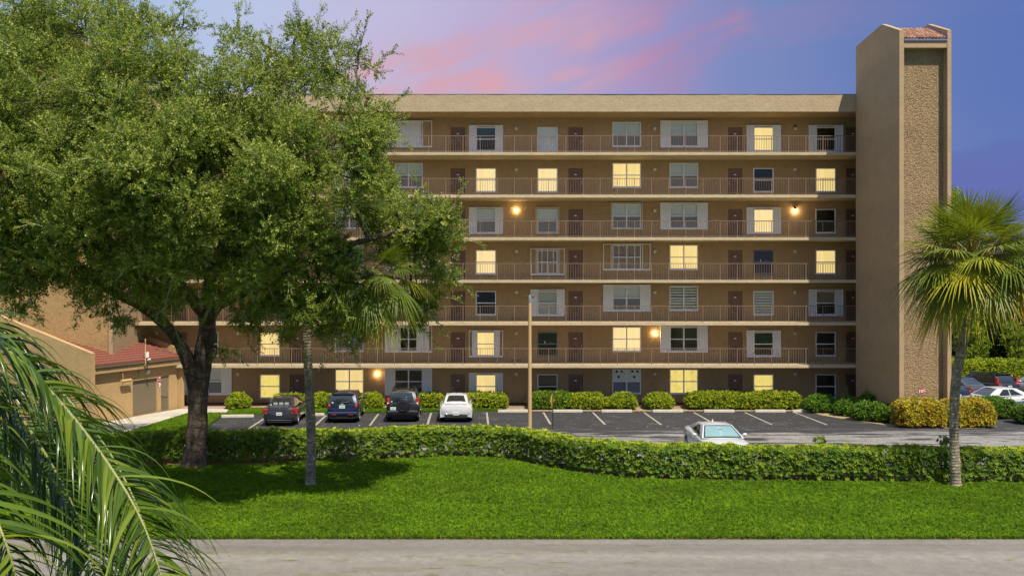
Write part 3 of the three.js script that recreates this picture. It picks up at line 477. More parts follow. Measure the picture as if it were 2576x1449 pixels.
// corridor wall lamps
G0.lampBase = new THREE.LatheGeometry([[0, 0], [0.125, 0], [0.13, 0.02], [0.115, 0.055], [0.085, 0.06], [0.0, 0.06]].map(([a, b]) => new THREE.Vector2(a, b)), 28).rotateX(Math.PI / 2);
G0.lampDome = new THREE.SphereGeometry(0.09, 20, 10, 0, Math.PI * 2, 0, Math.PI / 2).scale(1, 0.55, 1).rotateX(Math.PI / 2).translate(0, 0, 0.055);
G0.litBase = G0.lampBase.clone().scale(0.75, 0.75, 0.5);
G0.jarArm = merge([cbox(0.1, 0.13, 0.03, 0.006).translate(0, 0.16, 0.015), box(-0.02, 0.02, 0.1, 0.16, 0.02, 0.16), new THREE.CylinderGeometry(0.05, 0.07, 0.07, 16).translate(0, 0.08, 0.14)]);
G0.jar = new THREE.SphereGeometry(0.1, 18, 12).scale(1, 1.05, 1).translate(0, -0.03, 0.14);
const FLOORS = ['ground floor', 'second floor', 'third floor', 'fourth floor', 'fifth floor', 'sixth floor', 'top floor'], ORD = { 2001: 'nearest the right tower', 1648: 'second from the right tower', 1299: 'third from the right tower', 949: 'fourth from the right tower', 598: 'fifth from the right tower', 392: 'leftmost, above the annex roof' };
const lampAt = (k, px) => {
  const lit = (k === 4 && (px === 1299 || px === 2001)) || (k === 1 && px === 1648) || (k === 0 && px === 949), jar = px === 2001 && (k === 4 || k === 6);
  const o = thing('wall_lamp', `${lit ? 'glowing warm' : jar ? 'unlit white jar' : 'unlit round cream'} wall lamp on the ${FLOORS[k]} corridor, ${ORD[px]}`, 'wall lamp', [wx(px), FL[k] + (k ? 1.8 : 1.9), -ZW + 0.003], 0, 'corridor wall lamps');
  if (jar) { mesh('bracket', G0.jarArm, M.darkMetal, o); mesh('globe', G0.jar, lit ? M.bulb : M.lampGlass, o); }
  else { mesh('ring', lit ? G0.litBase : G0.lampBase, M.lampRing, o); mesh('globe', G0.lampDome, lit ? M.bulb : M.lampGlass, o); }
  if (lit) { const l = new THREE.PointLight(C(1, 0.7, 0.36), 0.85, 0, 2); l.name = 'lamp_glow'; l.position.set(0, jar ? -0.03 : 0, jar ? 0.14 : 0.085); l.castShadow = true; l.shadow.radius = 2; o.add(l); }
};
for (let k = 0; k < 7; k++) for (const px of [392, 598, 949, 1299, 1648, 2001]) if (px > 1000 || (k === 1) || (k === 0 && px > 400)) lampAt(k, px);

// ================================================================ right stair tower
const tw = thing('stair_tower', 'tall tan stair tower with rough stucco panel and tiled gable roof', 'tower', [24.76, 0, -51]);
{
  const TX0 = 23.34, TX1 = 26.17, ZF = 48.45, prof = [[ZF, 0], [53.87, 0], [53.87, 21.93], [50.5, 22.28], [ZF, 21.36]];
  const side = (x0, x1) => { const s = new THREE.Shape(prof.map(([z, y]) => new THREE.Vector2(z, y))); const g = new THREE.ExtrudeGeometry(s, { depth: x1 - x0, bevelEnabled: true, bevelSize: 0.012, bevelThickness: 0.012, bevelSegments: 1 }); g.rotateY(Math.PI / 2); g.translate(x0, 0, 0); return uvm(g); };
  // rotateY(90deg): shape x -> -z, extrusion -> +x
  wmesh('gable_wall', side(TX0 + 0.012, TX0 + 0.25), M.tower, tw);
  wmesh('gable_wall', side(TX1 - 0.21, TX1 - 0.012), M.tower, tw);
  const xa = TX0 + 0.263, xb = TX1 - 0.223, zp = ZF + 0.46;
  { // heavy trowelled relief, every stroke standing proud
    const nx = 165, ny = 1440, pw = xb - xa, ph = 20.75, g = new THREE.PlaneGeometry(pw, ph, nx, ny).translate((xa + xb) / 2, ph / 2, -zp), p = g.attributes.position, uv = g.attributes.uv, S = 1024;
    for (let i = 0; i < p.count; i++) { const x = p.getX(i), y = p.getY(i), u = Math.floor((x - xa) / 2.1 * S) % S, v = Math.floor(y / 2.1 * S) % S; p.setZ(i, -zp + 0.048 * (T.strokeH[v * S + u] - 0.2)); uv.setXY(i, x, y); }
    g.computeVertexNormals(); wmesh('stucco_panel', merge([g, box(xa, xb, 0, 20.75, -zp - 0.03, -zp - 0.2)]), M.panel, tw);
  }
  wmesh('back_wall', box(xa, xb, 0, 21.7, -53.6, -53.8), M.tower, tw);
  wmesh('fascia', merge([box(xa, xb, 20.42, 20.78, -ZF - 0.02, -ZF - 0.07), box(xa, xb, 20.42, 20.46, -ZF - 0.07, -zp)]), M.tower, tw);
  wmesh('gutter', box(xa, xb, 20.785, 20.9, -ZF + 0.05, -ZF - 0.06), M.flashing, tw);
  const slope = Math.atan2(22.0 - 20.92, 50.5 - ZF), L = Math.hypot(22.0 - 20.92, 50.5 - ZF), n = 13, rows = 8;
  const deck = box(xa, xb, -0.06, -0.02, 0, -L); deck.rotateX(slope); deck.translate(0, 20.92, -ZF + 0.03); const roof = wmesh('roof', deck, M.tile[2], tw);
  wmesh('rear_roof_slope', (() => { const g = box(xa, xb, -0.06, 0, 0, -3.3); g.rotateX(-0.1); g.translate(0, 21.96, -50.5); return g; })(), M.tile[2], tw);
  wmesh('flashing', merge([-1].map(() => { const g = box(xb - 0.03, xb + 0.001, 0.02, 0.16, 0, -L); g.rotateX(slope); g.translate(0, 20.92, -ZF + 0.0); return g; })), M.flashing, tw);
  const pitch = (xb - xa) / n, tg = (() => { const pts = []; for (let i = 0; i <= 6; i++) { const a = Math.PI * i / 6; pts.push([-Math.cos(a) * pitch * 0.36, Math.sin(a) * 0.075]); } pts.push([pitch * 0.62, 0.0]); const s = new THREE.Shape(); s.moveTo(pts[0][0], -0.015); pts.forEach(([a, b]) => s.lineTo(a, b)); s.lineTo(pitch * 0.62, -0.015); return uvm(new THREE.ExtrudeGeometry(s, { depth: L / rows + 0.04, bevelEnabled: false, curveSegments: 1 }).rotateX(0.06)); })();
  seed(3);
  for (let r = 0; r < rows; r++) for (let c = 0; c < n; c++) {
    const m = mesh('roof_tile', tg, M.tile[Math.floor(rr(0, 3))], roof); const d = (r + 1) * L / rows;
    m.position.set(xa + (c + 0.42) * pitch - 24.76 + rr(-0.004, 0.004), 20.92 + Math.sin(slope) * d + 0.015, -ZF + 0.03 - Math.cos(slope) * d + 51 + rr(-0.01, 0.01)); m.rotation.x = slope;
  }
}
// the fire connection sign on the tower
{
  const font = await new FontLoader().loadAsync('fonts/droid/droid_sans_bold.typeface.json');
  const o = thing('fire_connection_sign', 'small tilted red sign with white letters FDC on stair tower', 'sign', [24.68, 1.79, -48.62]); o.rotation.z = 0.22;
  mesh('plate', cbox(0.4, 0.24, 0.02, 0.004), std({ color: C(0.42, 0.03, 0.05), roughness: 0.5 }), o);
  const t = new TextGeometry('FDC', { font, size: 0.15, depth: 0.008, curveSegments: 4 }); t.center(); mesh('lettering', t, std({ color: C(0.85, 0.8, 0.8), roughness: 0.5 }), o, [0, 0, 0.016]);
  mesh('bracket', new THREE.CylinderGeometry(0.015, 0.015, 0.34, 8).rotateX(Math.PI / 2), M.steel, o, [0, -0.04, -0.17]);
}

// ================================================================ left tower and the annex
{
  const o = thing('stair_tower', 'wide tan stair tower with rough stucco front behind the oak tree', 'tower', [-26, 0, -52.2]);
  wmesh('tower_wall', box(-33, X0 - 0.003, 0, 21.4, -50.85, -55.8), M.tower, o);
  wmesh('stucco_panel', box(-33, X0 - 0.25, 0, 21.2, -50.74, -50.9), M.panelWarm, o);
  wmesh('pier', box(X0 - 0.247, X0 - 0.001, 0, 21.45, -50.5, -50.95), M.tower, o);
}
{
  const P0 = V(-17.72, 0, -54.3), dir = V(-0.379, 0, 0.9254);          // along the front wall, towards the viewer's left
  const o = thing('storage_annex', 'low tan storage annex with red tile roof beside left tower', 'building', [P0.x, 0, P0.z], Math.atan2(-dir.z, dir.x));
  // local axes: x runs along the front wall away from the apartment block, -z is into the annex, +z faces the car park
  const inward = -1, Lw = 6.85, Dp = 7.0, EV = 3.18, pitch = 0.3;
  const frontZ = 0;
  // after the turn, local +z must face the car park: check and mirror if needed
  const f = V(0, 0, 1).applyAxisAngle(V(0, 1, 0), o.rotation.y), sgn = f.x > 0 ? 1 : -1;
  const B = (x0, x1, y0, y1, z0, z1) => box(x0, x1, y0, y1, z0 * sgn, z1 * sgn);
  const s = rectShape(0.02, Lw, 0, EV - 0.2); s.holes.push(rect(1.75, 3.75, 0.06, 2.1)); s.holes.push(rect(0.75, 1.45, 0.06, 2.15));
  const wg = uvm(new THREE.ExtrudeGeometry(s, { depth: 0.2, bevelEnabled: false })); if (sgn > 0) wg.translate(0, 0, -0.2); mesh('front_wall', wg, M.annex, o);
  mesh('fascia', B(0.05, Lw - 0.02, EV - 0.42, EV - 0.05, 0.22, 0.26), M.annex, o);
  mesh('soffit', B(0.05, Lw - 0.02, EV - 0.42, EV - 0.39, 0.0, 0.22), M.annex, o);
  mesh('gutter', B(0.05, Lw - 0.02, EV - 0.1, EV + 0.0, 0.262, 0.34), M.gutter, o);
  const rd = [], nS = 22; for (let i = 0; i < nS; i++) rd.push(B(1.76, 3.74, 0.06 + i * 0.0925, 0.06 + i * 0.0925 + 0.083, -0.13, -0.1)); rd.push(B(1.75, 3.75, 0.06, 2.1, -0.15, -0.135));
  mesh('roll_up_door', merge(rd), M.rollDoor, o);
  const dr = mesh('door', B(0.76, 1.44, 0.06, 2.14, -0.1, -0.06), M.rollDoor, o);
  mesh('kick_panel', merge([B(0.84, 1.36, 0.25, 0.9, -0.06, -0.05), B(0.84, 1.36, 0.9, 0.95, -0.06, -0.03)]), M.gutter, dr); mesh('handle', B(1.28, 1.4, 1.02, 1.06, -0.06, 0.0), M.steel, dr);
  const gable = (x0, x1, y0) => { const sh = new THREE.Shape([[0.3, 0], [0.3, y0], [-Dp, y0 + (Dp + 0.3) * pitch * 0.95], [-Dp, 0]].map(([a, b]) => new THREE.Vector2(-a * sgn, b))); const g = new THREE.ExtrudeGeometry(sh, { depth: x1 - x0, bevelEnabled: true, bevelSize: 0.01, bevelThickness: 0.01, bevelSegments: 1 }); g.rotateY(Math.PI / 2).translate(x0, 0, 0); return uvm(g); };
  mesh('gable_wall', gable(-0.22, -0.01, EV + 0.48), M.annex, o); mesh('gable_wall', gable(Lw + 0.01, Lw + 0.24, EV + 0.72), M.annex, o);
  mesh('flashing', (() => { const g = box(0.0, 0.09, 0.02, 0.13, -0.3, Dp); g.scale(1, 1, -sgn); g.rotateX(sgn * pitch); g.translate(0, EV, 0); return uvm(g); })(), M.flashing, o);
  // barrel tiles: rows step down the slope, columns are rolls
  const rows = 22, cols = 36, rg = [], dl = (Dp + 0.32) / rows, cw = Lw / cols;
  for (let r = 0; r < rows; r++) {
    const pos = [], idx = [], nx = cols * 8;
    for (let j = 0; j <= 1; j++) for (let i = 0; i <= nx; i++) { const x = Lw * i / nx, roll = Math.pow(Math.abs(Math.sin(Math.PI * x / cw)), 0.8) * 0.1; const d = (r + j * 1.06) * dl, y = EV + d * pitch + roll + (j ? -0.012 : 0.06); pos.push(x, y, (0.34 - d) * sgn); }
    for (let i = 0; i <= nx; i++) pos.push(Lw * i / nx, EV + r * dl * pitch - 0.02, (0.34 - r * dl) * sgn);
    for (let i = 0; i < nx; i++) { const a = i, b = i + 1, c = i + nx + 1, d = c + 1, e = i + 2 * (nx + 1), f2 = e + 1; idx.push(a, b, c, b, d, c, e, f2, a, f2, b, a); }
    const g = new THREE.BufferGeometry(); g.setAttribute('position', new THREE.Float32BufferAttribute(pos, 3)); g.setIndex(idx); rg.push(uvm(toCreasedNormals(g, 0.7)));
  }
  const roof = mesh('roof', (() => { const g = box(0, Lw, -0.1, -0.03, -0.3, Dp); g.scale(1, 1, -sgn); g.rotateX(sgn * pitch); g.translate(0, EV, 0); return uvm(g); })(), M.gutter, o);
  mesh('roof_tiles', merge(rg), M.tileRed, roof).userData.kind = 'stuff';
  mesh('back_wall', B(0, Lw, 0, EV + 0.8, -Dp + 0.2, -Dp), M.annex, o);
  mesh('vent_louver', merge(Array.from({ length: 16 }, (_, i) => B(Lw + 0.245, Lw + 0.29, 0.35 + i * 0.09, 0.4 + i * 0.09, -2.2, -3.4))), M.gutter, o);
  // fittings fixed on the annex
  const onWall = (px) => px; const L = (x, y, z) => V(x, y, z * sgn).applyAxisAngle(V(0, 1, 0), o.rotation.y).add(o.position);
  const fit = (name, label, cat, x, y, z) => { const t = thing(name, label, cat, L(x, y, z).toArray(), o.rotation.y + (sgn < 0 ? Math.PI : 0)); return t; };
  let t = fit('warning_sign', 'small red rectangular sign with white print beside annex door', 'sign', 1.6, 2.02, 0.012); mesh('plate', cbox(0.24, 0.36, 0.015, 0.003), std({ color: C(0.42, 0.02, 0.05) }), t); mesh('print', merge([0, 1, 2].map((i) => box(-0.08, 0.08, 0.02 + i * 0.045, 0.045 + i * 0.045, 0.0, 0.002))), M.white, t, [0, 0, 0.009]); mesh('print_band', box(-0.1, 0.1, -0.1, -0.07, 0, 0.002), M.white, t, [0, 0, 0.009]);
  t = fit('hazard_diamond_sign', 'small white and blue diamond sign below the red sign', 'sign', 1.6, 1.68, 0.012); for (const [a, b, c] of [[0, 0.07, [0.8, 0.78, 0.76]], [-0.07, 0, [0.1, 0.2, 0.4]], [0.07, 0, [0.8, 0.8, 0.76]], [0, -0.07, [0.82, 0.82, 0.82]]]) mesh('quarter', cbox(0.096, 0.096, 0.012, 0.002).rotateZ(Math.PI / 4).translate(a, b, 0), std({ color: C(...c) }), t);
  t = fit('annex_wall_lamp', 'round grey wall lamp above the roll-up door of annex', 'wall lamp', 2.55, 2.55, 0.0); mesh('ring', G0.lampBase.clone().scale(1.35, 1.35, 1.2), M.steel, t); mesh('globe', G0.lampDome.clone().scale(1.35, 1.35, 1.2), M.lampGlass, t);
  t = fit('security_camera_mast', 'tan conduit mast with white camera box rising over the annex roof', 'camera mast', 3.15, EV - 0.05, 0.36);
  mesh('mast', tube([V(0, 1.35, 0.0), V(0, 0.6, 0), V(0, 0.1, 0), V(0.02, -0.12, 0), V(-0.1, -0.3, -0.2), V(-0.12, -0.55, -0.3), V(-0.12, -0.75, -0.3)], [0.04, 0.04, 0.04], 8), M.poleTan, t); mesh('camera_box', cbox(0.13, 0.3, 0.13, 0.015), M.white, t, [0.06, 0.42, 0.09]); mesh('lens', new THREE.CylinderGeometry(0.05, 0.06, 0.16, 12).rotateX(1.1), M.white, t, [0.11, 0.15, 0.16]);
  t = fit('flood_light', 'tan tubular flood light on a pipe at the annex wall', 'flood light', 4.5, 2.2, 0.1); mesh('tube', new THREE.CylinderGeometry(0.085, 0.085, 0.75, 14).rotateZ(Math.PI / 2), M.poleTan, t, [0, 0, 0.12]); mesh('pipe', tube([V(-0.25, 0.5, -0.08), V(-0.25, 0.4, 0.1), V(-0.25, 0.0, 0.12)], [0.02, 0.02], 6), M.poleTan, t);
}

// ================================================================ street furniture
{
  const p = AT(1333, 740, 41.5), o = thing('lamp_post', 'slim tan lamp post without a lantern rising behind the hedge', 'lamp post', [p.x, 0, p.z]);
  mesh('pole', new THREE.CylinderGeometry(0.072, 0.098, 6.75, 20).translate(0, 3.375, 0), M.poleTan, o);
  mesh('cap', merge([new THREE.CylinderGeometry(0.085, 0.085, 0.22, 16).translate(0, 6.86, 0), new THREE.CylinderGeometry(0.05, 0.07, 0.12, 12).translate(0, 7.02, 0)]), M.steel, o);
  for (const s of [-1, 1]) mesh('mounting_knob', merge([new THREE.CylinderGeometry(0.02, 0.02, 0.1, 8).rotateZ(Math.PI / 2).translate(s * 0.09, 0, 0), new THREE.SphereGeometry(0.045, 10, 8).translate(s * 0.15, 0.01, 0)]), M.darkMetal, o, [0, 6.96, 0]);
  mesh('base_plate', cbox(0.34, 0.04, 0.34, 0.01).translate(0, 0.03, 0), M.poleTan, o);
}
{
  const p = AT(1389.5, 1010, 41), o = thing('warning_sign_post', 'yellow diamond warning sign seen edge-on on a thin dark post', 'road sign', [p.x, 0, p.z], 0);
  mesh('post', cbox(0.045, 2.55, 0.045, 0.008).translate(0.03, 1.275, 0), M.darkMetal, o);
  const s = mesh('plate', cbox(0.5, 0.5, 0.02, 0.005).rotateZ(Math.PI / 4), std({ color: C(0.44, 0.26, 0.03), roughness: 0.6 }), o, [0, 2.2, 0.0]); s.rotation.y = 1.24;
}

// ================================================================ cars
const paint = (r, g, b, o = {}) => phy({ color: C(r, g, b), roughness: 0.38, metalness: 0.35, clearcoat: 1, clearcoatRoughness: 0.04, ...o });
const CM = {
  tyre: std({ color: C(0.018, 0.018, 0.02), roughness: 0.85 }), rim: std({ color: C(0.55, 0.56, 0.58), roughness: 0.3, metalness: 0.8 }), glass: phy({ color: C(0.012, 0.016, 0.018), roughness: 0.04, clearcoat: 1, clearcoatRoughness: 0.02, specularIntensity: 1 }),
  red: phy({ color: C(0.55, 0.01, 0.014), roughness: 0.12, clearcoat: 1 }), clear: phy({ color: C(0.7, 0.7, 0.72), roughness: 0.1, clearcoat: 1 }), pinkLens: phy({ color: C(0.5, 0.12, 0.14), roughness: 0.12, clearcoat: 1 }), black: std({ color: C(0.015, 0.015, 0.017), roughness: 0.55 }), chrome: std({ color: C(0.7, 0.71, 0.73), roughness: 0.15, metalness: 1 }),
  plate: std({ color: C(0.62, 0.68, 0.62), roughness: 0.5 }), plateInk: std({ color: C(0.08, 0.22, 0.14), roughness: 0.6 }), seat: std({ color: C(0.3, 0.31, 0.32) }), shade: std({ color: C(0.4, 0.46, 0.46), roughness: 0.35, metalness: 0.2 }), amber: std({ color: C(0.6, 0.22, 0.03), roughness: 0.3 }),
};
function loft(st) {                                         // st: [z, bottom, top, half width, shoulder 0..1]; sections share 18 points
  const pos = [], idx = []; const N = 18;
  for (const [z, b, t, w, sh = 0.9] of st) {
    const h = t - b, half = [[0, b], [w * 0.8, b], [w * 0.93, b + 0.05], [w * 0.975, b + 0.14 * h + 0.03], [w, b + 0.45 * h], [w * 0.99, b + 0.7 * h], [w * 0.955, t - 0.1 * h], [w * sh, t - 0.025], [w * sh * 0.6, t + 0.012], [0, t + 0.02]];
    const ring = [...half, ...half.slice(1, -1).reverse().map(([x, y]) => [-x, y])]; for (const [x, y] of ring) pos.push(x, y, z);
  }
  const n = 18;
  for (let i = 0; i < st.length - 1; i++) for (let j = 0; j < n; j++) { const a = i * n + j, b = i * n + (j + 1) % n, c = a + n, d = b + n; idx.push(a, b, c, b, d, c); }
  for (const [i, f] of [[0, 1], [st.length - 1, 0]]) for (let j = 1; j < n - 1; j++) { const a = i * n, b = i * n + j, c = i * n + j + 1; f ? idx.push(a, c, b) : idx.push(a, b, c); }
  const g = new THREE.BufferGeometry(); g.setAttribute('position', new THREE.Float32BufferAttribute(pos, 3)); g.setIndex(idx); return g;
}
function outward(g) { // flip faces if the closed shape is inside out
  const p = g.attributes.position, id = g.index.array; let v = 0; const a = V(), b = V(), c = V();
  for (let i = 0; i < id.length; i += 3) { a.fromBufferAttribute(p, id[i]); b.fromBufferAttribute(p, id[i + 1]); c.fromBufferAttribute(p, id[i + 2]); v += a.dot(b.cross(c)); }
  if (v < 0) for (let i = 0; i < id.length; i += 3) { const t = id[i]; id[i] = id[i + 1]; id[i + 1] = t; } return g;
}
const ev = new Evaluator(); ev.attributes = ['position', 'normal']; ev.useGroups = false;
const WHEEL = {};
function wheelGeos(r, spokes) {
  const k = r + '_' + spokes; if (WHEEL[k]) return WHEEL[k];
  const w = 0.2, prof = [[r * 0.64, -w / 2 + 0.01], [r * 0.9, -w / 2], [r * 0.97, -w / 2 + 0.02], [r, -w / 2 + 0.05], [r, w / 2 - 0.05], [r * 0.97, w / 2 - 0.02], [r * 0.9, w / 2], [r * 0.64, w / 2 - 0.01]].map(([a, b]) => new THREE.Vector2(a, b));
  const tyre = new THREE.LatheGeometry(prof, 30).rotateZ(Math.PI / 2);
  const rim = [new THREE.TorusGeometry(r * 0.62, 0.016, 6, 28).rotateY(Math.PI / 2).translate(w / 2 - 0.015, 0, 0), new THREE.CylinderGeometry(0.05, 0.06, 0.05, 12).rotateZ(Math.PI / 2).translate(w / 2 - 0.02, 0, 0)];
  for (let i = 0; i < spokes; i++) rim.push(new THREE.BoxGeometry(0.03, r * 0.6, 0.05).translate(w / 2 - 0.035, r * 0.31, 0).rotateX(i / spokes * 2 * Math.PI));
  return WHEEL[k] = { tyre, rim: merge(rim), well: new THREE.CylinderGeometry(r * 0.63, r * 0.63, 0.06, 20).rotateZ(Math.PI / 2).translate(0.02, 0, 0) };
}
function face(A, B, Cc, D, bulge, away) {                   // bilinear patch with a bulge; away = point inside
  const n = B.clone().sub(A).cross(D.clone().sub(A)).normalize(); const mid = A.clone().add(B).add(Cc).add(D).multiplyScalar(0.25); if (n.dot(mid.clone().sub(away)) < 0) n.negate();
  return (u, v, off = 0) => { const p = A.clone().lerp(B, u).lerp(D.clone().lerp(Cc, u), v); return p.addScaledVector(n, bulge * 16 * u * (1 - u) * v * (1 - v) + bulge * 0.6 * (4 * u * (1 - u) * v) * 0 + off); };
}
function patch(f, u0, u1, v0, v1, off = 0, nu = 10, nv = 8, skew = [0, 0]) { // skew narrows the patch's upper edge
  const pos = [], idx = [];
  for (let j = 0; j <= nv; j++) for (let i = 0; i <= nu; i++) { const v = lerp(v0, v1, j / nv), s = j / nv, a = lerp(u0, u0 + skew[0], s), b = lerp(u1, u1 - skew[1], s), p = f(lerp(a, b, i / nu), v, off); pos.push(p.x, p.y, p.z); if (i < nu && j < nv) { const k = j * (nu + 1) + i; idx.push(k, k + 1, k + nu + 1, k + 1, k + nu + 2, k + nu + 1); } }
  const g = new THREE.BufferGeometry(); g.setAttribute('position', new THREE.Float32BufferAttribute(pos, 3)); g.setIndex(idx); g.computeVertexNormals(); return g;
}
const crumple = (g, k) => { const p = g.attributes.position; for (let i = 0; i < p.count; i++) p.setZ(i, p.getZ(i) + 0.03 * (fbm(p.getX(i) * 5 + k, p.getY(i) * 7, 3) - 0.6)); g.computeVertexNormals(); return g; };
// local axes of a car: nose towards -z, ground at y 0
function makeCar(name, label, S) {
  const o = thing(name, label, 'car', S.at, S.turn ?? 0, S.group); const { L, W } = S, hw = W / 2, hl = L / 2;
  let body = outward(loft(S.body)); body = toCreasedNormals(mergeVertices(body), 0.75);
  let br = new Brush(body); br.updateMatrixWorld();
  const zr = hl - S.rear, zf = -hl + S.front, R0 = S.r ?? 0.33;
  for (const z of [zr, zf]) for (const s of [-1, 1]) { const c = new Brush(new THREE.CylinderGeometry(R0 + 0.055, R0 + 0.055, 0.5, 28).rotateZ(Math.PI / 2)); c.position.set(s * (hw - 0.02), R0, z); c.updateMatrixWorld(); br = ev.evaluate(br, c, SUBTRACTION); br.updateMatrixWorld(); }
  const bg = br.geometry.clone(); bg.setAttribute('uv', new THREE.BufferAttribute(new Float32Array(bg.attributes.position.count * 2), 2));
  const bm = mesh('body', bg, S.paint, o);
  mesh('underbody', box(-hw + 0.3, hw - 0.3, 0.16, 0.5, -hl + 0.25, hl - 0.25), CM.black, o);
  const wg = wheelGeos(R0, S.spokes ?? 5);
  for (const z of [zr, zf]) for (const s of [-1, 1]) { const w = mesh('wheel', wg.tyre, CM.tyre, o, [s * (hw - 0.12), R0, z]); if (s < 0) w.rotation.y = Math.PI; mesh('rim', wg.rim, S.rim ?? CM.rim, w); mesh('hub', wg.well, CM.black, w); }
  // cabin
  const c = S.cab, p = (x, y, z) => V(x, y, z), ins = V(0, (c.yb + c.yt) / 2, (c.zb0 + c.zb1) / 2);
  const rb = (s) => p(s * (c.wr ?? c.wb), c.yb0 ?? c.yb, c.zb0), fb = (s) => p(s * c.wb, c.yb1 ?? c.yb, c.zb1), rt = (s) => p(s * (c.wtr ?? c.wt), c.yt0 ?? c.yt, c.zt0), ft = (s) => p(s * c.wt, c.yt1 ?? c.yt, c.zt1);
  const F = { rear: face(rb(-1), rb(1), rt(1), rt(-1), c.br ?? 0.05, ins), front: face(fb(-1), fb(1), ft(1), ft(-1), c.bf ?? 0.05, ins), roof: face(rt(-1), rt(1), ft(1), ft(-1), c.bt ?? 0.05, ins), right: face(fb(1), rb(1), rt(1), ft(1), c.bs ?? 0.025, ins), left: face(fb(-1), rb(-1), rt(-1), ft(-1), c.bs ?? 0.025, ins) };
  mesh('cabin', merge(['rear', 'front', 'right', 'left'].map((k) => patch(F[k], 0, 1, 0, 1))), S.paint, o);
  mesh('roof_panel', patch(F.roof, 0, 1, 0, 1), S.roofPaint ?? S.paint, o);
  const gl = S.glass ?? CM.glass;
  mesh('rear_window', patch(F.rear, 0.1, 0.9, c.rv0 ?? 0.12, c.rv1 ?? 0.9, 0.008, 10, 8, [0.03, 0.03]), gl, o);
  if (S.sunshade) { mesh('sunshade', merge([crumple(patch(F.front, 0.08, 0.485, 0.12, 0.86, 0.006, 26, 20, [0.03, 0.06]), 3), crumple(patch(F.front, 0.52, 0.93, 0.1, 0.8, 0.006, 26, 20, [0.05, 0.02]), 8)]), CM.shade, o); mesh('windshield', patch(F.front, 0.05, 0.95, 0.04, 0.95, 0.022), phy({ color: C(0.72, 0.86, 0.87), transmission: 1, thickness: 0, roughness: 0.02 }), o); mesh('windshield_border', merge([patch(F.front, 0.05, 0.95, 0.9, 0.96, 0.01), patch(F.front, 0.05, 0.95, 0.03, 0.1, 0.01), patch(F.front, 0.04, 0.075, 0.03, 0.95, 0.01), patch(F.front, 0.925, 0.96, 0.03, 0.95, 0.01)]), CM.black, o); mesh('rear_view_mirror', cbox(0.22, 0.08, 0.04, 0.015), CM.black, o, [0, c.yt - 0.16, lerp(c.zb1, c.zt1, 0.72) - 0.12]); }
  else mesh('windshield', patch(F.front, 0.06, 0.94, 0.08, 0.93, 0.008, 10, 8, [0.02, 0.02]), gl, o);
  for (const k of ['right', 'left']) for (const [a, b, sk] of S.side ?? [[0.2, 0.5, [0.06, 0]], [0.53, 0.82, [0, 0.08]]]) mesh('side_window', patch(F[k], a, b, 0.1, 0.86, 0.008, 6, 6, sk), gl, o);
  // common fittings
  for (const s of [-1, 1]) {
    const m = mesh('wing_mirror', new THREE.SphereGeometry(0.11, 12, 8).scale(1, 0.72, 0.7), S.mirrorPaint ?? S.paint, o, [s * (hw + 0.09), (c.yb1 ?? c.yb) + 0.07, c.zb1 + 0.5]);
    for (const dz of S.handles ?? [c.zb1 + 1.25, c.zb1 + 2.15]) mesh('door_handle', cbox(0.03, 0.03, 0.16, 0.008), S.paint, o, [s * (hw - 0.005), S.handleY ?? 0.86, dz]);
  }
  const pl = mesh('licence_plate', cbox(0.31, 0.155, 0.02, 0.004), CM.plate, o, S.plate); mesh('plate_marks', merge([0, 1, 2, 3, 4].map((i) => box(-0.11 + i * 0.047, -0.08 + i * 0.047, -0.03, 0.03, 0, 0.003))), CM.plateInk, pl, [0, 0, 0.01]);
  S.extra?.(o, F);
  return o;
}
const lens = (w, h, d = 0.05, b = 0.012) => cbox(w, h, d, b);

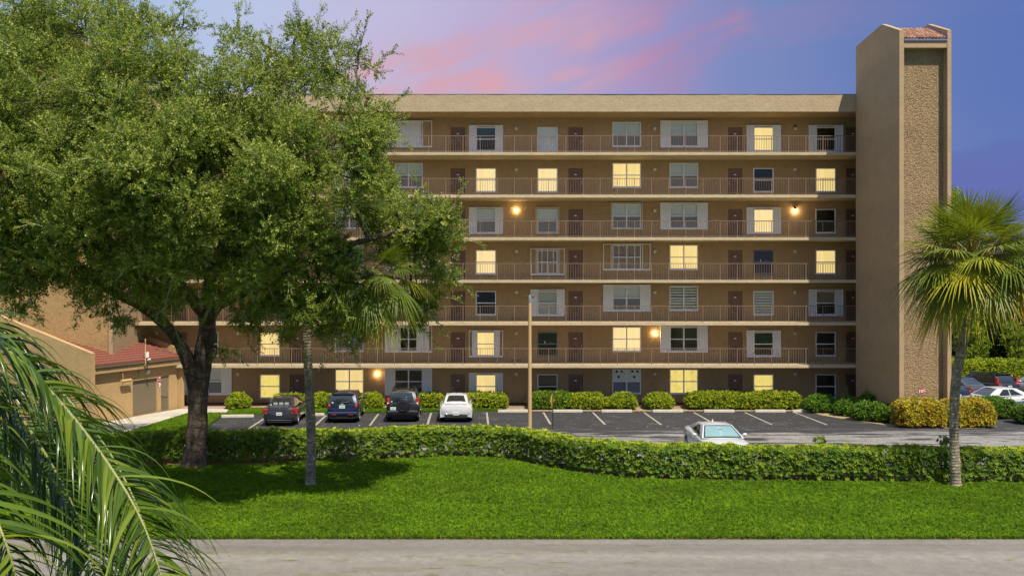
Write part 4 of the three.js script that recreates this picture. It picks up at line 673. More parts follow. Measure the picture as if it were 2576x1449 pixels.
// grey sedan, tail to the viewer
makeCar('parked_sedan', 'dark grey sedan with red wraparound tail lights, leftmost of parked row', {
  at: [-10.2, 0, -49.85], turn: 0.03, L: 4.55, W: 1.8, rear: 0.98, front: 0.9, r: 0.325, group: 'cars parked along the building', paint: paint(0.035, 0.037, 0.048),
  body: [[2.24, 0.42, 0.86, 0.72], [2.18, 0.28, 0.99, 0.82, 0.84], [2.05, 0.22, 1.03, 0.88, 0.85], [1.6, 0.2, 1.02, 0.9, 0.87], [0.9, 0.19, 0.96, 0.9, 0.9], [0, 0.19, 0.93, 0.9, 0.9], [-0.9, 0.19, 0.93, 0.9, 0.9], [-1.5, 0.2, 0.87, 0.89, 0.86], [-2.0, 0.24, 0.74, 0.84, 0.8], [-2.24, 0.36, 0.6, 0.68, 0.75]],
  cab: { zb0: 1.75, zb1: -1.05, zt0: 0.85, zt1: -0.3, wb: 0.82, wr: 0.72, wt: 0.57, yb: 0.93, yb0: 1.02, yt: 1.4, bt: 0.05, br: 0.06, rv0: 0.14 }, side: [[0.2, 0.44, [0.1, 0]], [0.47, 0.76, [0, 0.1]]], plate: [0, 0.68, 2.25],
  extra(o, F) {
    for (const s of [-1, 1]) { mesh('tail_light', merge([lens(0.4, 0.12, 0.14).rotateY(-s * 0.45).translate(s * 0.64, 0.9, 2.13), lens(0.16, 0.3, 0.16).rotateY(-s * 0.9).translate(s * 0.82, 0.81, 2.02), lens(0.26, 0.08, 0.12).rotateY(-s * 0.35).translate(s * 0.64, 0.72, 2.17)]), CM.red, o); mesh('reverse_light', lens(0.13, 0.05, 0.06).rotateY(-s * 0.3), CM.clear, o, [s * 0.55, 0.815, 2.19]); mesh('fog_reflector', lens(0.1, 0.06, 0.05).rotateY(-s * 0.5), CM.red, o, [s * 0.71, 0.42, 2.16]); }
    mesh('trunk_lip', cbox(1.2, 0.035, 0.1, 0.012), o.children[0].material, o, [0, 1.02, 2.14]); mesh('bumper_trim', cbox(1.25, 0.03, 0.05, 0.01), CM.chrome, o, [0, 0.335, 2.2]); mesh('valance', cbox(1.3, 0.16, 0.1, 0.02), CM.black, o, [0, 0.27, 2.14]);
    mesh('emblem', new THREE.TorusGeometry(0.05, 0.012, 6, 16), CM.chrome, o, [0, 0.92, 2.215]); for (const x of [-0.3, 0, 0.3]) mesh('head_rest', cbox(0.22, 0.13, 0.05, 0.02), CM.seat, o, [x, 1.14, 1.62]); mesh('sticker', cbox(0.09, 0.05, 0.006, 0.002), CM.plate, o, [-0.53, 1.1, 1.72]);
  },
});
// dark blue retro wagon
makeCar('parked_wagon', 'dark blue upright wagon with paired round tail lights between parked cars', {
  at: [-6.98, 0, -50.95], turn: 0.03, L: 4.4, W: 1.78, rear: 0.85, front: 0.85, r: 0.335, group: 'cars parked along the building', paint: paint(0.004, 0.012, 0.042),
  body: [[2.2, 0.4, 0.82, 0.74], [2.14, 0.28, 1.0, 0.84, 0.86], [1.95, 0.22, 1.04, 0.87, 0.88], [1.2, 0.2, 1.04, 0.89, 0.9], [0, 0.2, 1.02, 0.89, 0.9], [-0.9, 0.2, 1.03, 0.89, 0.88], [-1.6, 0.22, 1.0, 0.87, 0.8], [-2.05, 0.26, 0.86, 0.8, 0.72], [-2.2, 0.36, 0.7, 0.66, 0.7]],
  cab: { zb0: 2.05, zb1: -0.95, zt0: 1.72, zt1: -0.35, wb: 0.82, wr: 0.79, wt: 0.64, yb: 1.03, yt: 1.58, yt0: 1.55, bt: 0.07, br: 0.06, rv0: 0.06, rv1: 0.84 }, side: [[0.1, 0.32, [0.05, 0]], [0.35, 0.62, [0, 0]], [0.66, 0.88, [0, 0.05]]], plate: [-0.02, 0.9, 2.2], handleY: 0.92,
  extra(o, F) {
    for (const s of [-1, 1]) for (const y of [0.9, 0.75]) mesh('tail_light', new THREE.SphereGeometry(0.088, 14, 10).scale(1, 1, 0.6), CM.red, o, [s * 0.73, y + 0.04, 2.12]);
    mesh('bumper', cbox(1.62, 0.2, 0.14, 0.05), o.children[0].material, o, [0, 0.53, 2.18]); mesh('valance', cbox(1.4, 0.14, 0.08, 0.02), CM.black, o, [0, 0.32, 2.15]); for (const x of [-0.5, 0.5]) mesh('reflector', cbox(0.26, 0.025, 0.02, 0.006), CM.red, o, [x * 0.9, 0.49, 2.262]);
    mesh('chrome_strip', cbox(0.36, 0.03, 0.03, 0.008), CM.chrome, o, [-0.02, 1.0, 2.18]); mesh('emblem', cbox(0.14, 0.05, 0.02, 0.01), CM.brass ?? M.brass, o, [-0.02, 1.04, 2.16]); mesh('wiper', cbox(0.5, 0.02, 0.02, 0.005).rotateZ(0.15), CM.chrome, o, [0.12, 1.14, 2.07]); mesh('spoiler', cbox(1.2, 0.04, 0.2, 0.015), o.children[0].material, o, [0, 1.56, 1.74]); mesh('sticker', cbox(0.09, 0.07, 0.006, 0.002), CM.plate, o, [-0.55, 1.12, 2.055]);
  },
});
// black suv with a spare wheel on its tailgate
makeCar('parked_suv', 'black suv with spare wheel on tailgate and roof rails, parked beside white coupe', {
  at: [-3.7, 0, -51.15], turn: 0.02, L: 4.3, W: 1.84, rear: 0.85, front: 0.88, r: 0.36, group: 'cars parked along the building', paint: paint(0.008, 0.009, 0.012),
  body: [[2.12, 0.45, 0.95, 0.8], [2.06, 0.3, 1.08, 0.87, 0.88], [1.9, 0.26, 1.1, 0.9, 0.9], [1.0, 0.24, 1.08, 0.92, 0.9], [0, 0.24, 1.06, 0.92, 0.9], [-0.9, 0.24, 1.06, 0.92, 0.88], [-1.6, 0.25, 0.98, 0.9, 0.84], [-2.0, 0.3, 0.84, 0.84, 0.78], [-2.15, 0.42, 0.7, 0.74, 0.75]],
  cab: { zb0: 1.98, zb1: -1.0, zt0: 1.66, zt1: -0.35, wb: 0.84, wr: 0.82, wt: 0.66, yb: 1.07, yt: 1.66, bt: 0.05, br: 0.06, rv0: 0.04, rv1: 0.86 }, side: [[0.1, 0.36, [0.08, 0]], [0.39, 0.66, [0, 0]], [0.69, 0.92, [0, 0.06]]], plate: [-0.52, 0.78, 2.13], handleY: 1.0,
  extra(o, F) {
    for (const s of [-1, 1]) { mesh('tail_light', lens(0.13, 0.36, 0.16, 0.03).rotateY(-s * 0.4), CM.red, o, [s * 0.81, 1.16, 1.95]); mesh('reverse_light', lens(0.11, 0.12, 0.15, 0.03).rotateY(-s * 0.4), CM.clear, o, [s * 0.81, 1.04, 1.975]); mesh('roof_rail', tube([V(s * 0.6, 1.67, 1.5), V(s * 0.6, 1.75, 1.35), V(s * 0.6, 1.76, 0.5), V(s * 0.59, 1.75, -0.2), V(s * 0.58, 1.68, -0.35)], [0.022, 0.022], 8), CM.black, o); }
    const t = mesh('spare_wheel_cover', new THREE.LatheGeometry([[0, 0.12], [0.2, 0.12], [0.3, 0.1], [0.35, 0.05], [0.36, 0], [0.3, -0.08], [0, -0.08]].reverse().map(([a, b]) => new THREE.Vector2(a, b)), 32).rotateX(Math.PI / 2), paint(0.012, 0.012, 0.015, { roughness: 0.5 }), o, [0.07, 0.98, 2.16]); mesh('cover_rim', new THREE.TorusGeometry(0.31, 0.015, 6, 32), CM.black, t, [0, 0, 0.1]);
    mesh('bumper', cbox(1.72, 0.24, 0.16, 0.06), o.children[0].material, o, [0, 0.54, 2.1]); mesh('bumper_trim', cbox(1.3, 0.02, 0.02, 0.006), CM.chrome, o, [0, 0.66, 2.17]); mesh('badge', cbox(0.14, 0.04, 0.01, 0.004), CM.chrome, o, [-0.6, 0.98, 2.1]); mesh('badge', cbox(0.22, 0.025, 0.01, 0.004), CM.chrome, o, [-0.6, 0.92, 2.11]); mesh('sticker', cbox(0.08, 0.06, 0.006, 0.002), M.cream, o, [-0.6, 1.14, 1.975]); mesh('sticker', cbox(0.06, 0.05, 0.006, 0.002), CM.plate, o, [0.2, 1.36, 1.89]);
  },
});
// white coupe
makeCar('parked_coupe', 'white sport coupe with slanted red tail lights and twin exhausts', {
  at: [-0.72, 0, -51.15], turn: 0, L: 4.5, W: 1.86, rear: 0.9, front: 0.9, r: 0.34, group: 'cars parked along the building', paint: paint(0.52, 0.53, 0.53, { metalness: 0 }),
  body: [[2.22, 0.46, 0.84, 0.78], [2.16, 0.32, 0.98, 0.86, 0.84], [2.0, 0.26, 1.03, 0.91, 0.82], [1.4, 0.2, 1.0, 0.93, 0.85], [0.6, 0.18, 0.94, 0.92, 0.88], [-0.4, 0.18, 0.92, 0.92, 0.88], [-1.2, 0.18, 0.88, 0.92, 0.86], [-1.8, 0.22, 0.76, 0.88, 0.8], [-2.2, 0.36, 0.6, 0.72, 0.76]],
  cab: { zb0: 1.75, zb1: -0.95, zt0: 0.75, zt1: -0.2, wb: 0.8, wr: 0.68, wt: 0.56, yb: 0.92, yb0: 1.01, yt: 1.37, bt: 0.06, br: 0.07, rv0: 0.16, rv1: 0.86 }, side: [[0.2, 0.55, [0.1, 0.02]], [0.58, 0.76, [0, 0.08]]], plate: [0, 0.5, 2.24], handles: [0.35], mirrorPaint: paint(0.1, 0.015, 0.02),
  extra(o, F) {
    for (const s of [-1, 1]) { const sh = new THREE.Shape([[0.02, 0.0], [0.34, 0.1], [0.36, 0.26], [0.26, 0.25], [0.0, 0.06]].map(([a, b]) => new THREE.Vector2(s * a, b))); const g = new THREE.ExtrudeGeometry(sh, { depth: 0.08, bevelEnabled: true, bevelSize: 0.008, bevelThickness: 0.01, bevelSegments: 2 }); const l = mesh('tail_light', g, CM.red, o, [s * 0.44, 0.72, 2.1]); l.rotation.y = s * 0.28; const sh2 = new THREE.Shape([[0.1, 0.07], [0.26, 0.11], [0.27, 0.17], [0.12, 0.11]].map(([a, b]) => new THREE.Vector2(s * a, b))); mesh('reverse_light', new THREE.ExtrudeGeometry(sh2, { depth: 0.02, bevelEnabled: false }), CM.pinkLens, l, [0, 0, 0.085]); mesh('exhaust', new THREE.TorusGeometry(0.055, 0.012, 8, 20).scale(1.5, 1, 1), CM.chrome, o, [s * 0.53, 0.42, 2.22]); mesh('exhaust_pipe', new THREE.CylinderGeometry(0.05, 0.05, 0.1, 16).rotateX(Math.PI / 2).scale(1.5, 1, 1), CM.black, o, [s * 0.53, 0.42, 2.19]); mesh('parking_sensor', new THREE.CylinderGeometry(0.015, 0.015, 0.02, 8).rotateX(Math.PI / 2), CM.steel ?? M.steel, o, [s * 0.3, 0.66, 2.215]); }
    mesh('diffuser', cbox(1.25, 0.15, 0.1, 0.02), CM.black, o, [0, 0.44, 2.17]); mesh('bumper', (() => { const sh = new THREE.Shape([[-0.86, 0.3], [-0.66, 0.34], [-0.6, 0.53], [0.6, 0.53], [0.66, 0.34], [0.86, 0.3], [0.86, 0.74], [0.7, 0.78], [-0.7, 0.78], [-0.86, 0.74]].map(([a, b]) => new THREE.Vector2(a, b))); return new THREE.ExtrudeGeometry(sh, { depth: 0.06, bevelEnabled: true, bevelSize: 0.02, bevelThickness: 0.03, bevelSegments: 3 }); })(), o.children[0].material, o, [0, 0, 2.1]);
    mesh('trunk_lip', cbox(1.15, 0.04, 0.12, 0.015), o.children[0].material, o, [0, 1.03, 2.1]); mesh('emblem', new THREE.TorusGeometry(0.04, 0.01, 6, 16).scale(1.5, 0.9, 1), CM.chrome, o, [0, 0.92, 2.18]); mesh('badge', cbox(0.12, 0.025, 0.01, 0.004), CM.chrome, o, [-0.36, 0.92, 2.17]); mesh('brake_light', cbox(0.7, 0.02, 0.02, 0.005), CM.clear, o, [0, 1.1, 1.62]); mesh('antenna', new THREE.ConeGeometry(0.03, 0.08, 8), CM.black, o, [0, 1.46, 0.5]);
  },
});
// white fastback facing the viewer over the hedge
makeCar('parked_fastback', 'white car with silver sunshades behind windshield, facing the hedge', {
  at: [10.85, 0, -39.25], turn: Math.PI, L: 4.6, W: 2.0, rear: 1.0, front: 0.92, r: 0.34, paint: paint(0.5, 0.52, 0.54, { metalness: 0.1 }), sunshade: true,
  body: [[2.28, 0.4, 0.86, 0.75], [2.2, 0.28, 1.02, 0.9, 0.84], [1.9, 0.22, 1.08, 0.97, 0.85], [1.0, 0.2, 1.04, 1.0, 0.9], [0, 0.2, 0.98, 1.0, 0.9], [-0.9, 0.2, 0.97, 1.0, 0.9], [-1.5, 0.22, 0.94, 0.98, 0.86], [-2.0, 0.26, 0.82, 0.92, 0.8], [-2.26, 0.36, 0.66, 0.78, 0.75]],
  cab: { zb0: 1.95, zb1: -1.1, zt0: 0.75, zt1: -0.25, wb: 0.9, wr: 0.74, wt: 0.63, yb: 0.98, yb0: 1.04, yt: 1.42, bt: 0.06, br: 0.06 }, side: [[0.14, 0.4, [0.12, 0]], [0.43, 0.72, [0, 0.14]]], plate: [0, 0.72, 2.27],
  extra(o, F) { for (const s of [-1, 1]) { mesh('headlight', lens(0.4, 0.12, 0.2, 0.03).rotateY(s * 0.4), CM.clear, o, [s * 0.68, 0.74, -2.08]); mesh('tail_light', lens(0.4, 0.1, 0.1).rotateY(-s * 0.4), CM.red, o, [s * 0.65, 0.92, 2.16]); } mesh('grille', cbox(0.9, 0.16, 0.08, 0.02), CM.black, o, [0, 0.6, -2.24]); mesh('antenna_fin', new THREE.ConeGeometry(0.05, 0.12, 8), o.children[0].material, o, [0, 1.52, 0.55]); },
});
// cars of the side car park
const sedanBody = (w) => [[2.24, 0.42, 0.86, w - 0.16], [2.16, 0.28, 1.0, w - 0.06, 0.84], [1.6, 0.2, 1.02, w, 0.87], [0, 0.19, 0.94, w, 0.9], [-0.9, 0.19, 0.94, w, 0.9], [-1.5, 0.2, 0.88, w - 0.02, 0.86], [-2.05, 0.24, 0.74, w - 0.06, 0.8], [-2.26, 0.36, 0.6, w - 0.2, 0.75]];
const sedanCab = { zb0: 1.75, zb1: -1.05, zt0: 0.85, zt1: -0.25, wb: 0.82, wr: 0.72, wt: 0.58, yb: 0.95, yb0: 1.01, yt: 1.43, bt: 0.05, br: 0.06 };
const sedanLights = (o) => { for (const s of [-1, 1]) { mesh('tail_light', lens(0.36, 0.16, 0.14, 0.03).rotateY(-s * 0.5), CM.red, o, [s * 0.68, 0.86, 2.1]); mesh('headlight', lens(0.38, 0.13, 0.2, 0.03).rotateY(s * 0.5), CM.clear, o, [s * 0.64, 0.68, -2.08]); } mesh('bumper_trim', cbox(1.3, 0.03, 0.05, 0.01), CM.chrome, o, [0, 0.62, 2.22]); mesh('emblem', cbox(0.1, 0.07, 0.02, 0.01), CM.chrome, o, [0, 0.92, 2.2]); };
const far = (name, label, x, z, turn, col, extra = {}) => makeCar(name, label, { at: [x, 0, -z], turn, L: 4.55, W: 1.82, rear: 0.98, front: 0.9, r: 0.33, group: 'cars in the side car park', paint: col, body: sedanBody(0.9), cab: sedanCab, plate: [0, 0.62, 2.25], extra: sedanLights, ...extra });
far('parked_sedan', 'dark blue sedan half hidden by the tower and palm trunk', 30.6, 58.4, 0.1, paint(0.01, 0.02, 0.06));
far('parked_sedan', 'grey sedan showing its tail between palm trunk and black suv', 32.7, 60.0, 0.22, paint(0.07, 0.07, 0.08));
makeCar('parked_suv', 'black suv with tall red tail lights in the side car park', {
  at: [35.2, 0, -61.2], turn: 0.26, L: 4.5, W: 1.84, rear: 0.9, front: 0.9, r: 0.36, group: 'cars in the side car park', paint: paint(0.008, 0.009, 0.012),
  body: [[2.24, 0.5, 0.95, 0.8], [2.16, 0.34, 1.04, 0.87, 0.88], [1.9, 0.28, 1.08, 0.9, 0.9], [0, 0.24, 1.04, 0.92, 0.9], [-0.9, 0.24, 1.02, 0.92, 0.88], [-1.6, 0.25, 0.96, 0.9, 0.84], [-2.1, 0.3, 0.82, 0.84, 0.78], [-2.25, 0.42, 0.7, 0.74, 0.75]],
  cab: { zb0: 2.08, zb1: -1.0, zt0: 1.6, zt1: -0.3, wb: 0.84, wr: 0.8, wt: 0.65, yb: 1.04, yt: 1.66, bt: 0.05, br: 0.07, rv0: 0.05, rv1: 0.8 }, side: [[0.1, 0.36, [0.08, 0]], [0.39, 0.66, [0, 0]], [0.69, 0.9, [0, 0.06]]], plate: [0, 0.86, 2.24], handleY: 0.96,
  extra(o) { for (const s of [-1, 1]) { mesh('tail_light', lens(0.12, 0.42, 0.18, 0.03).rotateY(-s * 0.4), CM.red, o, [s * 0.8, 1.24, 1.96]); mesh('lower_tail_light', lens(0.3, 0.14, 0.12, 0.03).rotateY(-s * 0.4), CM.red, o, [s * 0.74, 1.0, 2.12]); } mesh('spoiler', cbox(1.2, 0.04, 0.24, 0.015), o.children[0].material, o, [0, 1.64, 1.66]); mesh('bumper', cbox(1.66, 0.26, 0.14, 0.05), CM.black, o, [0, 0.52, 2.2]); mesh('bumper_trim', cbox(1.5, 0.03, 0.04, 0.01), CM.chrome, o, [0, 0.74, 2.24]); },
});
far('parked_sedan', 'silver grey sedan parked to the right of the black suv', 38.7, 61.2, 0.75, paint(0.3, 0.32, 0.35, { metalness: 0.5 }));
far('parked_sedan', 'white sedan with its nose to the tower, behind low hedges', 31.6, 53.6, Math.PI / 2 + 0.12, paint(0.55, 0.55, 0.54, { metalness: 0 }));
far('parked_sedan', 'blue sedan showing hood and windshield at the right edge', 33.2, 51.0, Math.PI / 2 + 0.16, paint(0.03, 0.06, 0.18));

// ================================================================ plants
function leafGeo(L, W, fold = 0.25) { // one leaf along +y: four faces folded on the midrib
  const g = new THREE.BufferGeometry(); const p = [0, 0, 0, -W / 2, L * 0.45, fold * W, 0, L * 0.5, 0, 0, 0, 0, 0, L * 0.5, 0, W / 2, L * 0.45, fold * W, -W / 2, L * 0.45, fold * W, 0, L, -fold * W * 0.5, 0, L * 0.5, 0, 0, L * 0.5, 0, 0, L, -fold * W * 0.5, W / 2, L * 0.45, fold * W];
  g.setAttribute('position', new THREE.Float32BufferAttribute(p, 3)); g.computeVertexNormals(); return g;
}
function sprig(n, len, L, W, spread = 1.0) { // a twig along +y with leaves around it
  const out = [];
  for (let i = 0; i < n; i++) { const t = (i + 0.6) / n, g = leafGeo(L * rr(0.75, 1.15), W * rr(0.8, 1.2)); g.rotateX(spread * rr(0.55, 1.25)); g.rotateY(i * 2.4 + rr(-0.5, 0.5)); g.translate(0, t * len, 0); out.push(g); }
  return merge(out);
}
function rosette(n, L, W) { const out = []; for (let i = 0; i < n; i++) { const g = leafGeo(L * rr(0.85, 1.1), W, 0.15); g.rotateX(rr(1.15, 1.55)); g.rotateY(i / n * 6.283 + rr(-0.15, 0.15)); out.push(g); } return merge(out); }
const pick = (pal) => { const a = pal[Math.floor(R() * pal.length)], b = pal[Math.floor(R() * pal.length)]; return mixC(a, b, R() * 0.6).multiplyScalar(rr(0.8, 1.15)); };

// ---------------------------------------------------------------- live oak
const OAKPAL = [C(0.21, 0.28, 0.024), C(0.31, 0.37, 0.045), C(0.11, 0.18, 0.016), C(0.42, 0.45, 0.09), C(0.17, 0.24, 0.02)];
{
  seed(1001); const base = GR(490, 1178, 0.03);
  const oak = thing('oak_tree', 'huge spreading oak with forked dark trunk covering the left of building', 'tree', [base.x, 0.03, base.z]);
  const loc = (px, py, d) => AT(px, py, d).sub(oak.position);
  const limbs = [
    [[[488, 1190, 36.7], [490, 1130, 36.7], [497, 1040, 36.6], [500, 960, 36.5], [508, 900, 36.4], [520, 830, 36.3], [517, 780, 36.2]], [0.66, 0.5, 0.46, 0.45, 0.43, 0.4, 0.36]],
    [[[493, 990, 36.55], [478, 925, 36.2], [452, 865, 35.8], [410, 812, 35.2], [345, 765, 34.2], [262, 722, 33], [195, 665, 32.2], [110, 640, 31.5], [30, 620, 31]], [0.36, 0.33, 0.28, 0.25, 0.22, 0.19, 0.15, 0.11, 0.07]],
    [[[520, 800, 36.2], [485, 755, 35.5], [440, 690, 34], [400, 590, 32], [360, 450, 30.5], [300, 300, 30], [250, 150, 31]], [0.3, 0.26, 0.22, 0.19, 0.15, 0.11, 0.06]],
    [[[518, 810, 36.2], [545, 770, 35.2], [610, 735, 33.6], [690, 690, 32], [790, 650, 30.5], [900, 610, 30.2], [1010, 580, 30.6], [1100, 560, 31]], [0.3, 0.27, 0.23, 0.19, 0.16, 0.12, 0.09, 0.05]],
    [[[517, 785, 36.2], [525, 720, 35.6], [560, 600, 34], [600, 450, 32], [650, 320, 30.5], [700, 220, 30.8], [740, 150, 31.5]], [0.32, 0.28, 0.22, 0.18, 0.14, 0.09, 0.05]],
    [[[600, 450, 32], [700, 420, 30], [800, 380, 28.5], [880, 330, 28.2], [925, 250, 28.6]], [0.15, 0.12, 0.09, 0.07, 0.04]],
    [[[262, 722, 33], [220, 640, 32], [190, 520, 31], [120, 380, 30.4], [60, 250, 31]], [0.15, 0.13, 0.11, 0.08, 0.05]],
    [[[520, 760, 36], [540, 680, 37.4], [560, 560, 39], [520, 420, 40]], [0.25, 0.2, 0.15, 0.08]],
    [[[345, 765, 34.2], [330, 640, 36], [300, 500, 38], [220, 380, 39]], [0.16, 0.13, 0.1, 0.06]],
    [[[440, 690, 34], [470, 560, 31], [500, 440, 28.5], [520, 330, 27.5]], [0.16, 0.13, 0.1, 0.06]],
    [[[250, 735, 32.8], [290, 640, 31.5], [262, 590, 31], [236, 640, 30.6]], [0.13, 0.1, 0.08, 0.04]],
  ].map(([p, r]) => ({ p: p.map((q) => loc(...q)), r: r.map((x) => x * 0.88) }));
  mesh('trunk', tube(limbs[0].p, limbs[0].r, 18, 0.22), M.bark, oak);
  limbs.slice(1).forEach((l) => mesh('limb', tube(l.p, l.r, 12, 0.2), M.bark, oak));
  const nodes = limbs.flatMap((l) => new THREE.CatmullRomCurve3(l.p).getPoints(24));
  const lobes = [ // x, y, distance, radius
    [60, 90, 32, 2.1], [215, 80, 31.5, 1.9], [10, 250, 30, 2.3], [165, 250, 29, 2.3], [320, 240, 28.5, 2.0], [415, 150, 30, 1.2], [470, 240, 29, 1.6], [560, 320, 28, 1.8], [300, 60, 31, 1.1], [460, 70, 30.5, 0.65],
    [665, 170, 30.5, 1.25], [770, 150, 31, 1.35], [850, 190, 30.5, 1.15], [900, 165, 30, 0.7], [720, 270, 29.5, 1.5], [840, 330, 28.2, 1.45], [935, 345, 28.4, 0.85], [960, 290, 28.8, 0.4], [590, 95, 31, 0.5], [760, 75, 31, 0.45],
    [600, 430, 27.2, 1.9], [430, 400, 27, 2.1], [250, 430, 27.5, 2.2], [70, 450, 28.6, 2.3], [750, 470, 27.2, 1.7], [890, 450, 27.6, 1.3], [955, 420, 28, 0.75],
    [90, 590, 30, 1.7], [10, 600, 30.5, 1.6], [250, 570, 28.8, 1.75], [420, 590, 28, 1.9], [590, 590, 28, 1.8], [740, 610, 28.6, 1.6], [800, 700, 29.5, 1.25], [840, 780, 30, 0.75], [885, 815, 30, 0.45], [760, 770, 30.4, 0.55],
    [900, 520, 30.8, 1.1], [985, 530, 32.2, 1.05], [1062, 585, 32, 1.0], [1020, 640, 33, 1.1], [1105, 560, 30.6, 0.55], [1130, 545, 30.5, 0.32], [1075, 665, 32.6, 0.95], [1052, 745, 32.8, 0.62], [1040, 800, 32.8, 0.22], [1115, 635, 31.5, 0.6], [1135, 600, 31.5, 0.35], [845, 640, 29.5, 0.8],
    [330, 560, 29.5, 1.6], [165, 565, 30, 1.6], [60, 660, 30.5, 1.2], [490, 655, 30, 1.15], [625, 665, 30, 1.1], [700, 640, 29.5, 1.2], [230, 655, 30.5, 1.0], [380, 660, 31, 1.1],
    [840, 765, 29.8, 0.7], [880, 815, 29.8, 0.42], [750, 740, 30, 0.8], [680, 765, 30.5, 0.65], [800, 820, 30, 0.35], [1000, 575, 31, 0.6], [1050, 545, 31.2, 0.6], [960, 590, 31.4, 0.5], [1085, 600, 31.2, 0.5],
    [690, 715, 30, 0.95], [610, 745, 31.5, 0.75], [560, 700, 30, 0.9], [455, 715, 31, 0.9], [390, 745, 32, 0.6], [330, 680, 30.6, 0.95], [275, 745, 31, 0.4], [40, 710, 31, 0.75], [150, 690, 31.5, 0.75], [200, 720, 31.8, 0.5], [45, 775, 31.2, 0.3], [640, 800, 31.8, 0.25], [720, 815, 31, 0.3], [560, 880, 36, 0.28], [300, 800, 32, 0.22],
    [100, 330, 38, 2.6], [330, 320, 38.5, 2.6], [600, 380, 38.5, 2.4], [760, 430, 36, 2.0], [250, 520, 37, 2.2], [560, 560, 37, 2.0], [420, 480, 34, 2.4], [160, 480, 33, 2.4], [680, 500, 33, 2.0], [80, 150, 36, 2.2], [-120, 300, 31, 2.6], [-120, 520, 31, 2.4], [-90, 90, 33, 2.2],
  ];
  const geos = [sprig(12, 0.36, 0.1, 0.052), sprig(10, 0.3, 0.095, 0.055), sprig(14, 0.44, 0.09, 0.048)];
  const items = [[], [], []], br = [], twigs = [];
  for (const [px, py, d, rad] of lobes) {
    const c = loc(px, py, d); let best = nodes[0]; for (const n of nodes) if (n.distanceToSquared(c) < best.distanceToSquared(c)) best = n;
    const far = best.distanceTo(c), mid = best.clone().lerp(c, 0.55).add(V(rr(-0.2, 0.2), rr(0.0, 0.25) * far * 0.5, rr(-0.2, 0.2)));
    br.push(tube([best, mid, c], [0.05 + 0.022 * rad, 0.04, 0.018], 6, 0.15));
    const hang = py > 640, ns = Math.max(2, Math.round(2 + 4.0 * rad * rad)), dens = d > 32.9 ? 0.45 : py < 330 ? 0.5 : 0.8;
    for (let i = 0; i < ns; i++) {
      const dir = randDir(), sr = rad < 0.5 ? rad * rr(0.45, 0.8) : rr(0.32, 0.62) * Math.min(1.1, Math.max(0.6, rad * 0.62)), sc = c.clone().addScaledVector(dir, rad * rr(0.45, 1.0)); sc.y -= hang ? rr(0, 0.25) : 0;
      br.push(tube([c.clone().lerp(sc, 0.1), c.clone().lerp(sc, 0.55).add(V(0, 0.12 * rad, 0)), sc], [0.022, 0.015, 0.006], 4));
      const n = Math.round(dens * (190 * sr * sr * 2.4 + 24));
      for (let k = 0; k < n; k++) {
        const q = randDir(); q.y *= 0.85; const t = 0.25 + 0.75 * Math.sqrt(R()), p = sc.clone().addScaledVector(q, sr * t * (R() < 0.12 ? rr(1.1, 1.55) : 1));
        const up = q.clone().multiplyScalar(1.0).add(V(rr(-0.6, 0.6), hang ? rr(-0.9, 0.4) : rr(-0.1, 0.9), rr(-0.6, 0.6))).normalize();
        items[Math.floor(R() * 3)].push({ p, q: qUp(up, rr(0, 6.28)), s: rr(0.75, 1.2), c: pick(OAKPAL) });
      }
      if (R() < (py < 330 || rad < 0.9 ? 0.85 : 0.5)) { // a loose spray reaching out of the clump
        const out = dir.clone().add(V(rr(-0.5, 0.5), rr(-0.3, 0.7) - (hang ? 0.6 : 0), rr(-0.5, 0.5))).normalize(), a = sc.clone().addScaledVector(out, sr * 0.6), L = rr(0.5, 1.15), b = a.clone().addScaledVector(out, L).add(V(0, hang ? -0.25 : rr(-0.1, 0.25), 0)), m = a.clone().lerp(b, 0.5).add(V(rr(-0.1, 0.1), 0.1, rr(-0.1, 0.1)));
        twigs.push(tube([a, m, b], [0.014, 0.01, 0.004], 4)); const cv = new THREE.CatmullRomCurve3([a, m, b]);
        for (let k = 0; k < 9; k++) { const t = rr(0.2, 1), p = cv.getPoint(t); items[Math.floor(R() * 3)].push({ p, q: qUp(cv.getTangent(t).add(V(rr(-0.8, 0.8), rr(-0.5, 0.8), rr(-0.8, 0.8))).normalize(), rr(0, 6.28)), s: rr(0.6, 1.0), c: pick(OAKPAL) }); }
      }
      if (R() < 0.5) { const e = sc.clone().addScaledVector(randDir(), sr * 1.1); twigs.push(tube([sc, sc.clone().lerp(e, 0.5).add(V(0, 0.1, 0)), e], [0.012, 0.009, 0.004], 4)); }
    }
  }
  mesh('branches', merge(br), M.bark, oak).userData.kind = 'stuff';
  mesh('twigs', merge(twigs), std({ color: C(0.46, 0.43, 0.34) }), oak).userData.kind = 'stuff';
  const lm = leafMat({ transmission: 0.42, clearcoat: 0.4, clearcoatRoughness: 0.3, specularIntensity: 0.3 }); geos.forEach((g, i) => instanced('foliage', g, lm, items[i], oak));
  
}

